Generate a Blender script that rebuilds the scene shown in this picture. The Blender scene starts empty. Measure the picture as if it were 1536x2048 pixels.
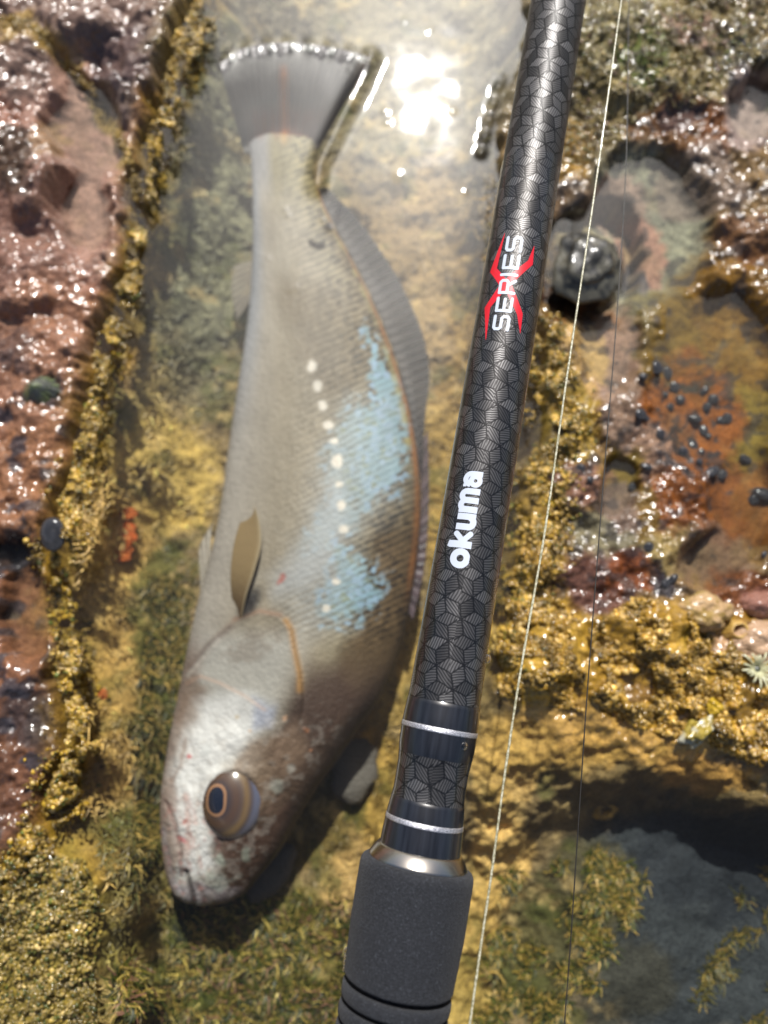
import bpy, math, random
import numpy as np

# ------------------------------------------------------------------ camera, world, sun, exposure
H = 0.25            # camera height above the water (m)
TILT = math.radians(13.0)   # the phone looks a little ahead, not straight down
CT, ST = math.cos(TILT), math.sin(TILT)
F = 1538.0          # focal length in photograph pixels (1536 x 2048)
CX, CY = 768.0, 1024.0
scene = bpy.context.scene
COL = scene.collection

cam_d = bpy.data.cameras.new('camera')
cam_d.sensor_fit = 'VERTICAL'
cam_d.sensor_height = 24.0
cam_d.lens = 24.0 * F / 2048.0
cam_d.clip_start = 0.01
cam_d.clip_end = 500.0
cam_d.dof.use_dof = True
cam_d.dof.focus_distance = 0.174
cam_d.dof.aperture_fstop = cam_d.lens / 3.1
cam_d.dof.aperture_blades = 6
cam_d.dof.aperture_rotation = 0.3
cam = bpy.data.objects.new('camera', cam_d)
cam.location = (0, 0, H)
cam.rotation_euler = (TILT, 0, 0)
COL.objects.link(cam)
scene.camera = cam

# the sun stands where its mirror image shows in the pool at photograph pixel (845, 215)
_b = (CY - 215) / F
SUN = np.array([(845 - CX) / F, _b * CT + ST, CT - _b * ST]); SUN /= np.linalg.norm(SUN)
sun_el = math.asin(SUN[2]); sun_az = math.atan2(SUN[0], SUN[1])     # azimuth clockwise from +Y
world = bpy.data.worlds.new('World'); scene.world = world
world.use_nodes = True
wn = world.node_tree.nodes; wl = world.node_tree.links
bg = wn['Background']
sky = wn.new('ShaderNodeTexSky'); sky.sky_type = 'NISHITA'
sky.sun_disc = False
sky.sun_elevation = sun_el
sky.sun_rotation = sun_az
sky.air_density = 1.0; sky.dust_density = 4.0; sky.ozone_density = 1.0
wl.new(sky.outputs[0], bg.inputs[0])
bg.inputs[1].default_value = 0.075

sun_d = bpy.data.lights.new('sun', 'SUN')
sun_d.energy = 5.0; sun_d.angle = math.radians(0.53); sun_d.color = (1.0, 0.98, 0.945)
sun = bpy.data.objects.new('sun', sun_d)
from mathutils import Vector, Matrix
sun.rotation_euler = Vector(tuple(SUN)).to_track_quat('Z', 'Y').to_euler()
sun.location = (0.3, 2, 3)
COL.objects.link(sun)

scene.view_settings.view_transform = 'Standard'
scene.view_settings.look = 'None'
scene.view_settings.exposure = 0.28
scene.view_settings.gamma = 1.0
scene.view_settings.use_curve_mapping = False
scene.cycles.use_denoising = True
scene.cycles.use_adaptive_sampling = False
scene.cycles.max_bounces = 8
scene.cycles.transparent_max_bounces = 12
scene.cycles.sample_clamp_direct = 0.0
scene.cycles.sample_clamp_indirect = 4.0
scene.cycles.caustics_reflective = False
scene.cycles.caustics_refractive = False

# ------------------------------------------------------------------ numeric helpers
rng = np.random.default_rng(7)

def ray(px, py):
    a = (np.asarray(px, float) - CX) / F; b = (CY - np.asarray(py, float)) / F
    a, b = np.broadcast_arrays(a, b)
    return np.stack([a, b * CT + ST, b * ST - CT], -1)          # unit depth along the optical axis

def un(px, py, z):
    """photograph pixel + height of the surface it shows -> world point"""
    r = ray(px, py); z = np.asarray(z, float)
    t = (z - H) / r[..., 2]
    return np.array([0, 0, H]) + r * t[..., None]

def und(px, py, d):
    return np.array([0, 0, H]) + ray(px, py) * np.asarray(d, float)[..., None]

def depth(p):
    p = np.asarray(p, float)
    return p[..., 1] * ST - (p[..., 2] - H) * CT

def topx(x, y, z):
    d = y * ST - (z - H) * CT
    return CX + x * F / d, CY - (y * CT + (z - H) * ST) * F / d

def _hash(i, j, seed):
    i = i.astype(np.int64).astype(np.uint32); j = j.astype(np.int64).astype(np.uint32)
    n = i * np.uint32(374761393) + j * np.uint32(668265263) + np.uint32((seed * 2246822519) & 0xffffffff)
    n = (n ^ (n >> np.uint32(13))) * np.uint32(1274126177)
    n = n ^ (n >> np.uint32(16))
    return n.astype(np.float64) / 4294967295.0

def vnoise(x, y, seed=0):
    xi = np.floor(x); yi = np.floor(y)
    fx = x - xi; fy = y - yi
    fx = fx * fx * fx * (fx * (fx * 6 - 15) + 10); fy = fy * fy * fy * (fy * (fy * 6 - 15) + 10)
    a = _hash(xi, yi, seed); b = _hash(xi + 1, yi, seed)
    c = _hash(xi, yi + 1, seed); d = _hash(xi + 1, yi + 1, seed)
    return (a * (1 - fx) + b * fx) * (1 - fy) + (c * (1 - fx) + d * fx) * fy

def fbm(x, y, octv=4, seed=0, gain=0.5):
    s = 0.0; a = 1.0; t = 0.0
    for k in range(octv):
        ca, sa = math.cos(k * 1.1), math.sin(k * 1.1)
        s = s + a * vnoise((x * ca - y * sa) * 2 ** k, (x * sa + y * ca) * 2 ** k, seed + 17 * k)
        t += a; a *= gain
    return s / t * 2 - 1

def worley(x, y, seed=0):
    xi = np.floor(x); yi = np.floor(y)
    d1 = np.full(x.shape, 9.0); idv = np.zeros(x.shape)
    for di in (-1, 0, 1):
        for dj in (-1, 0, 1):
            a = xi + di; b = yi + dj
            qx = a + _hash(a, b, seed); qy = b + _hash(a, b, seed + 5)
            d = (qx - x) ** 2 + (qy - y) ** 2
            m = d < d1
            d1 = np.where(m, d, d1); idv = np.where(m, _hash(a, b, seed + 9), idv)
    return np.sqrt(d1), idv

def ss(x, a, b):
    t = np.clip((x - a) / (b - a), 0, 1)
    return t * t * (3 - 2 * t)

def sdf_poly(px, py, poly):
    """signed distance, positive inside"""
    P = np.array(poly, float); n = len(P)
    d = np.full(px.shape, 1e18); inside = np.zeros(px.shape, bool)
    for k in range(n):
        ax, ay = P[k]; bx, by = P[(k + 1) % n]
        ex, ey = bx - ax, by - ay
        wx, wy = px - ax, py - ay
        t = np.clip((wx * ex + wy * ey) / (ex * ex + ey * ey + 1e-12), 0, 1)
        d = np.minimum(d, (wx - ex * t) ** 2 + (wy - ey * t) ** 2)
        c = ((ay <= py) & (by > py)) | ((by <= py) & (ay > py))
        with np.errstate(divide='ignore', invalid='ignore'):
            xi = ax + (py - ay) / (by - ay if by != ay else 1e-9) * ex
        inside ^= c & (px < xi)
    d = np.sqrt(d)
    return np.where(inside, d, -d)

def d_line(px, py, pts):
    """distance to an open polyline"""
    P = np.array(pts, float)
    d = np.full(px.shape, 1e18)
    for k in range(len(P) - 1):
        ax, ay = P[k]; bx, by = P[k + 1]
        ex, ey = bx - ax, by - ay
        wx, wy = px - ax, py - ay
        t = np.clip((wx * ex + wy * ey) / (ex * ex + ey * ey + 1e-12), 0, 1)
        d = np.minimum(d, (wx - ex * t) ** 2 + (wy - ey * t) ** 2)
    return np.sqrt(d)

def lin(r, g, b):
    c = np.array([r, g, b], float) / 255.0
    return np.where(c <= 0.04045, c / 12.92, ((c + 0.055) / 1.055) ** 2.4)

def mixc(col, c, w):
    return col * (1 - w[..., None]) + np.asarray(c) * w[..., None]

# ------------------------------------------------------------------ mesh + object helpers
def mesh_np(name, verts, faces, smooth=True, col=None, uv=None):
    """faces: (n,3) or (n,4) array"""
    verts = np.asarray(verts, np.float32).reshape(-1, 3)
    faces = np.asarray(faces, np.int32)
    me = bpy.data.meshes.new(name)
    n, k = faces.shape
    me.vertices.add(len(verts)); me.vertices.foreach_set('co', verts.ravel())
    me.loops.add(n * k); me.loops.foreach_set('vertex_index', faces.ravel())
    me.polygons.add(n)
    me.polygons.foreach_set('loop_start', np.arange(0, n * k, k, dtype=np.int32))
    me.polygons.foreach_set('use_smooth', np.full(n, smooth, bool))
    if col is not None:
        at = me.color_attributes.new('Col', 'FLOAT_COLOR', 'POINT')
        c4 = np.ones((len(verts), 4), np.float32); c4[:, :3] = np.asarray(col).reshape(-1, 3)
        at.data.foreach_set('color', c4.ravel())
    if uv is not None:
        ul = me.uv_layers.new(name='UVMap')
        u = np.asarray(uv, np.float32).reshape(-1, 2)[faces.ravel()]
        ul.data.foreach_set('uv', u.ravel())
    me.update(calc_edges=True)
    me.validate()
    return me

def obj(name, me, mat=None, parent=None, label=None, cat=None, group=None, kind=None):
    o = bpy.data.objects.new(name, me)
    COL.objects.link(o)
    if mat is not None and me is not None:
        me.materials.clear(); me.materials.append(mat)
    if parent is not None: o.parent = parent
    if label: o['label'] = label
    if cat: o['category'] = cat
    if group: o['group'] = group
    if kind: o['kind'] = kind
    return o

def empty(name, label, cat, loc=(0, 0, 0), group=None):
    o = obj(name, None, label=label, cat=cat, group=group)
    o.location = loc; o.empty_display_size = 0.01
    return o

def grid_faces(nr, nc, wrap=False):
    r = np.arange(nr - 1)[:, None]; c = np.arange(nc if wrap else nc - 1)[None, :]
    c2 = (c + 1) % nc
    return np.stack([r * nc + c, r * nc + c2, (r + 1) * nc + c2, (r + 1) * nc + c], -1).reshape(-1, 4)

def ico(sub=1):
    t = (1 + 5 ** .5) / 2
    v = [(-1, t, 0), (1, t, 0), (-1, -t, 0), (1, -t, 0), (0, -1, t), (0, 1, t), (0, -1, -t), (0, 1, -t), (t, 0, -1), (t, 0, 1), (-t, 0, -1), (-t, 0, 1)]
    f = [(0, 11, 5), (0, 5, 1), (0, 1, 7), (0, 7, 10), (0, 10, 11), (1, 5, 9), (5, 11, 4), (11, 10, 2), (10, 7, 6), (7, 1, 8), (3, 9, 4), (3, 4, 2), (3, 2, 6), (3, 6, 8), (3, 8, 9), (4, 9, 5), (2, 4, 11), (6, 2, 10), (8, 6, 7), (9, 8, 1)]
    v = [np.array(p) / np.linalg.norm(p) for p in v]
    for _ in range(sub):
        cache = {}; nf = []
        def mid(a, b):
            k = (min(a, b), max(a, b))
            if k not in cache:
                m = v[a] + v[b]; v.append(m / np.linalg.norm(m)); cache[k] = len(v) - 1
            return cache[k]
        for a, b, c in f:
            ab, bc, ca = mid(a, b), mid(b, c), mid(c, a)
            nf += [(a, ab, ca), (b, bc, ab), (c, ca, bc), (ab, bc, ca)]
        f = nf
    return np.array(v), np.array(f)

# ------------------------------------------------------------------ material helpers
class NT:
    def __init__(self, name):
        self.m = bpy.data.materials.new(name); self.m.use_nodes = True
        self.t = self.m.node_tree; self.n = self.t.nodes; self.l = self.t.links
        self.p = self.n['Principled BSDF']; self.out = self.n['Material Output']
    def node(self, t, **kw):
        n = self.n.new('ShaderNode' + t)
        for k, v in kw.items(): setattr(n, k, v)
        return n
    def put(self, sock, v):
        if hasattr(v, 'is_linked') or hasattr(v, 'links'): self.l.new(v, sock)
        else: sock.default_value = v
    def math(self, op, a, b=None, c=None):
        n = self.node('Math', operation=op)
        self.put(n.inputs[0], a)
        if b is not None: self.put(n.inputs[1], b)
        if c is not None: self.put(n.inputs[2], c)
        return n.outputs[0]
    def vmath(self, op, a, b=None):
        n = self.node('VectorMath', operation=op)
        self.put(n.inputs[0], a)
        if b is not None: self.put(n.inputs[1], b)
        return n.outputs['Value'] if op in ('DOT_PRODUCT', 'LENGTH') else n.outputs[0]
    def attr(self, name):
        n = self.node('Attribute'); n.attribute_name = name
        return n
    def noise(self, scale, detail=3, rough=.5, vec=None, dist=0):
        n = self.node('TexNoise')
        n.inputs['Scale'].default_value = scale; n.inputs['Detail'].default_value = detail
        n.inputs['Roughness'].default_value = rough; n.inputs['Distortion'].default_value = dist
        if vec is not None: self.l.new(vec, n.inputs['Vector'])
        return n.outputs['Fac']
    def obj(self):
        return self.node('TexCoord').outputs['Object']
    def uv(self):
        return self.node('TexCoord').outputs['UV']
    def ramp(self, fac, stops):
        n = self.node('ValToRGB'); self.l.new(fac, n.inputs[0])
        e = n.color_ramp.elements
        while len(e) < len(stops): e.new(0.5)
        for i, (p, c) in enumerate(stops):
            e[i].position = p; e[i].color = (*c, 1) if len(c) == 3 else c
        return n.outputs[0]
    def mixrgb(self, mode, fac, a, b):
        n = self.node('Mix', data_type='RGBA', blend_type=mode)
        self.put(n.inputs[0], fac)
        for s, v in ((n.inputs[6], a), (n.inputs[7], b)):
            if isinstance(v, (tuple, list, np.ndarray)): s.default_value = (*[float(q) for q in v[:3]], 1)
            else: self.l.new(v, s)
        return n.outputs[2]
    def bump(self, h, strength, dist, normal=None):
        n = self.node('Bump'); n.inputs['Strength'].default_value = strength
        n.inputs['Distance'].default_value = dist
        self.l.new(h, n.inputs['Height'])
        if normal is not None: self.l.new(normal, n.inputs['Normal'])
        return n.outputs[0]
    def set(self, **kw):
        for k, v in kw.items():
            s = self.p.inputs[k.replace('_', ' ')]
            if isinstance(v, (tuple, list, np.ndarray)) and not hasattr(v, 'links'):
                s.default_value = (*[float(q) for q in v[:3]], 1) if len(s.default_value) == 4 else tuple(float(q) for q in v)
            else: self.put(s, v)
        return self

def facets(q, scale, tilt, base=None, vec=None):
    """a wet film broken into small flat facets, each tilted its own way"""
    vo = q.node('TexVoronoi'); vo.inputs['Scale'].default_value = scale; q.l.new(vec if vec is not None else q.obj(), vo.inputs['Vector'])
    d = q.vmath('SUBTRACT', vo.outputs['Color'], (.5, .5, .5))
    sc = q.node('VectorMath', operation='SCALE'); q.l.new(d, sc.inputs[0]); q.put(sc.inputs['Scale'], tilt)
    nb = base if base is not None else q.node('NewGeometry').outputs['Normal']
    return q.vmath('NORMALIZE', q.vmath('ADD', nb, sc.outputs[0]))

def above_water(q, top=1.0):
    """1 where the surface stands out of the water (only there does a wet film face the air)"""
    sp = q.node('SeparateXYZ'); q.l.new(q.node('NewGeometry').outputs['Position'], sp.inputs[0])
    mr = q.node('MapRange'); q.l.new(sp.outputs[2], mr.inputs['Value'])
    mr.inputs['From Min'].default_value = -.0004; mr.inputs['From Max'].default_value = .0004; mr.inputs['To Max'].default_value = top
    return mr.outputs[0]

def mat_rock():
    q = NT('wet_rock')
    c = q.attr('Col').outputs['Color']; o = q.obj()
    n1 = q.noise(900, 4, .6, o); n2 = q.noise(2600, 2, .5, o)
    v = q.math('MULTIPLY_ADD', n1, 1.1, 0.45)
    c2 = q.mixrgb('MULTIPLY', 1.0, c, q.ramp(n1, [(.25, (.5, .47, .45)), (.5, (1, 1, 1)), (.8, (1.35, 1.3, 1.2))]))
    wet = q.noise(330, 3, .55, o)                      # water film dimples, about 3 mm
    b0 = q.bump(n1, .55, .0012)
    patch = q.noise(55, 3, .6, o)
    b1 = facets(q, 1150, q.ramp(patch, [(.36, (.8, .8, .8)), (.50, (.45, .45, .45)), (.62, (.30, .30, .30))]), q.bump(wet, .15, .0008))
    q.set(Base_Color=c2, Roughness=.65, Normal=b0, Coat_Weight=above_water(q), Coat_Roughness=.15, Coat_IOR=1.55, Coat_Normal=b1)
    q.p.inputs['Specular IOR Level'].default_value = .12
    return q.m

def mat_water():
    q = NT('pool_water')
    q.n.remove(q.p)
    o = q.obj()
    rip = q.noise(38, 2, .4, o)
    b = q.bump(rip, 1.0, .00055)
    fr = q.node('Fresnel'); fr.inputs['IOR'].default_value = 1.33; q.l.new(b, fr.inputs['Normal'])
    tr = q.node('BsdfTransparent'); tr.inputs['Color'].default_value = (.95, .97, .95, 1)
    gl = q.node('BsdfGlossy'); gl.inputs['Roughness'].default_value = .064; q.l.new(b, gl.inputs['Normal'])
    gl.inputs['Color'].default_value = (1, 1, 1, 1)
    # fine cat's-paw ripples spread a veil of glare round the sun's image
    gw = q.node('BsdfGlossy'); gw.inputs['Roughness'].default_value = .40; gw.inputs['Color'].default_value = (1, 1, 1, 1)
    mg = q.node('MixShader'); mg.inputs[0].default_value = .62
    q.l.new(gl.outputs[0], mg.inputs[1]); q.l.new(gw.outputs[0], mg.inputs[2])
    mx = q.node('MixShader')
    q.l.new(fr.outputs[0], mx.inputs[0]); q.l.new(tr.outputs[0], mx.inputs[1]); q.l.new(mg.outputs[0], mx.inputs[2])
    q.l.new(mx.outputs[0], q.out.inputs['Surface'])
    return q.m

def mat_vcol(name, rough=.5, coat=0., coat_r=.1, bumpn=None, ior=1.45, spec=.5, alpha=None, trans=0., coat_ior=1.5, coat_bump=None, facet=None):
    q = NT(name)
    q.set(Base_Color=q.attr('Col').outputs['Color'], Roughness=rough, Coat_Weight=coat, Coat_Roughness=coat_r, Coat_IOR=coat_ior)
    q.p.inputs['Specular IOR Level'].default_value = spec
    if bumpn:
        sc, st, di = bumpn
        q.set(Normal=q.bump(q.noise(sc, 3, .55, q.obj()), st, di))
    if coat_bump:
        sc, st, di = coat_bump
        q.set(Coat_Normal=q.bump(q.noise(sc, 2, .5, q.obj()), st, di))
    if facet: q.set(Coat_Normal=facets(q, *facet), Coat_Weight=above_water(q, coat))
    if alpha is not None: q.set(Alpha=alpha)
    return q.m

def mat_plain(name, c, rough=.5, metal=0., coat=0., coat_r=.03, bumpn=None, spec=.5, alpha=None, emit=None):
    q = NT(name)
    q.set(Base_Color=c, Roughness=rough, Metallic=metal, Coat_Weight=coat, Coat_Roughness=coat_r)
    q.p.inputs['Specular IOR Level'].default_value = spec
    if bumpn:
        sc, st, di = bumpn
        q.set(Normal=q.bump(q.noise(sc, 3, .6, q.obj()), st, di))
    if alpha is not None: q.set(Alpha=alpha)
    return q.m

# ------------------------------------------------------------------ the rock bed: height and colour as functions of the place
LEFT = [(-900, -900), (440, -900), (405, 0), (372, 100), (335, 200), (305, 330), (282, 430), (256, 560), (222, 680), (196, 800),
        (172, 900), (138, 1000), (118, 1100), (130, 1250), (146, 1380), (154, 1480), (116, 1600), (70, 1690), (0, 1750), (-900, 1900)]
LEFT_EDGE = LEFT[2:-1]
CORNER = [(-900, 1720), (0, 1745), (70, 1690), (140, 1690), (205, 1770), (210, 1850), (180, 1950), (190, 2080), (60, 2900), (-900, 2900)]
RIGHT = [(1060, -900), (1035, 0), (1003, 150), (978, 280), (992, 420), (1050, 600), (1062, 800), (1035, 1000), (1010, 1200), (985, 1330),
         (995, 1400), (1100, 1425), (1200, 1455), (1290, 1490), (1380, 1480), (1450, 1510), (1536, 1560), (2600, 1900), (2600, -900)]
SHELF = [(900, 1330), (1536, 1330), (2600, 1700), (2600, 1950), (1536, 1640), (1400, 1590), (1280, 1575), (1180, 1590), (1090, 1640), (1040, 1720),
         (980, 1850), (930, 2000), (905, 2400), (700, 2400), (730, 2000), (790, 1700), (840, 1500)]
PUDDLES = [  # submerged films on the rock: cx, cy, rx, ry, depth
    (1290, 480, 110, 150, .0035), (1430, 760, 120, 170, .0045), (1480, 1010, 60, 120, .004), (1500, 230, 42, 62, .004), (1215, 690, 60, 75, .003),
    (180, 270, 75, 90, .003), (175, 430, 55, 80, .003), (1420, 1120, 60, 50, .003), (60, 1230, 50, 90, .003), (1240, 980, 40, 50, .003)]
MOUNDS = [  # cx, cy, rx, ry, height
    (1180, 530, 85, 90, .010), (1380, 860, 100, 120, .005), (60, 370, 70, 70, .009), (40, 560, 80, 70, .008), (130, 60, 120, 60, .007), (300, 130, 60, 90, .005),
    (210, 460, 30, 34, .006), (1400, 390, 70, 90, .003), (1390, 570, 50, 45, .006), (1240, 820, 40, 80, .006), (1440, 1110, 60, 45, .005), (1180, 980, 70, 60, .005),
    (1150, 1120, 80, 50, .004), (1300, 1260, 110, 60, .006), (1380, 1330, 120, 50, .003), (1080, 1300, 80, 70, .004), (1180, 80, 90, 80, .006), (1330, 60, 120, 60, .006),
    (1300, 160, 120, 60, .006), (90, 700, 90, 50, .005), (60, 820, 60, 60, .004), (130, 980, 60, 60, .003), (70, 1080, 60, 50, .004)]

def height(px, py, x, y, fine=1.):
    wx = fbm(x * 60, y * 60, 3, 3) * 26; wy = fbm(x * 60 + 9, y * 60 - 4, 3, 4) * 26
    wx = wx + fbm(x * 260, y * 260, 2, 5) * 6
    qx, qy = px + wx, py + wy
    dl = sdf_poly(qx, qy, LEFT); dc = sdf_poly(qx, qy, CORNER); dr = sdf_poly(qx, qy, RIGHT); ds = sdf_poly(qx, qy, SHELF)
    n_big = fbm(x * 35, y * 35, 3, 11); n_mid = fine * fbm(x * 140, y * 140, 4, 12); n_fine = fine * fbm(x * 520, y * 520, 3, 13)
    bed = -.043 + n_big * .004 + n_mid * .003 + n_fine * .0012
    # the bed comes up towards both shores and drops away under the ledge on the lower right
    bed = bed + .028 * ss(dl, -230, -10) * ss(qy, 2000, 1500) + .018 * ss(dl, -200, -10) * ss(qy, 1500, 2000) + .014 * ss(dr, -140, -10)
    deep = ss(qx, 960, 1200) * ss(qy, 1480, 1640)
    bed = bed - (n_mid * .0022 + n_fine * .0010) * deep + .014 * deep
    top_l = .0065 + n_big * .005 + n_mid * .0030 + n_fine * .0013
    top_r = .0050 + n_big * .004 + n_mid * .0030 + n_fine * .0014
    top_c = -.0002 + n_mid * .0032 + n_fine * .0022
    shelf = -.0065 + n_big * .004 + n_mid * .0035 + n_fine * .0014
    shelf = shelf - .013 * ss(qy, 1500, 1760) - .010 * ss(qx, 1150, 1000) * ss(qy, 1600, 1750)
    z = bed
    w = ss(ds, -90, 40); z = z * (1 - w) + shelf * w
    w = ss(dc, -170, 40); z = z * (1 - w) + top_c * w
    w = ss(dr, -55 - 110 * ss(qy, 1330, 1420), 40 + 50 * ss(qy, 1330, 1420)); z = z * (1 - w) + top_r * w
    w = ss(dl, -55, 45); z = z * (1 - w) + top_l * w
    for cx, cy, rx, ry, h in MOUNDS:
        e = 1 - ((qx - cx) / rx) ** 2 - ((qy - cy) / ry) ** 2
        z = z + .75 * h * ss(e, -.6, 1.)
    for cx, cy, rx, ry, dpt in PUDDLES:
        e = 1 - ((qx - cx) / rx) ** 2 - ((qy - cy) / ry) ** 2
        w = ss(e, -.7, .5); z = z * (1 - w) + (-dpt + n_mid * .0012 + n_fine * .0005) * w
    # dark oval hollow round the cobble and the crack on the left rock
    e = np.sqrt(((qx - 1180) / 78) ** 2 + ((qy - 535) / 88) ** 2)
    z = z - .012 * np.exp(-((e - 1.0) / .26) ** 2)
    dck = d_line(qx, qy, CRACK); z = z - .004 * np.exp(-(dck / 16) ** 2)
    z = z - .010 * np.exp(-((qx - 20) / 70) ** 2 - ((qy - 1115) / 26) ** 2)
    return z

CRACK = [(-60, 40), (60, 45), (110, 95), (180, 190), (240, 280), (262, 340), (280, 420)]
# outside the frame the rock platform goes on: uneven, darker, part flooded
def platform(x, y):
    return .010 + fbm(x * 4.5, y * 4.5, 4, 31) * .05 + fbm(x * 30, y * 30, 3, 32) * .01

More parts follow.
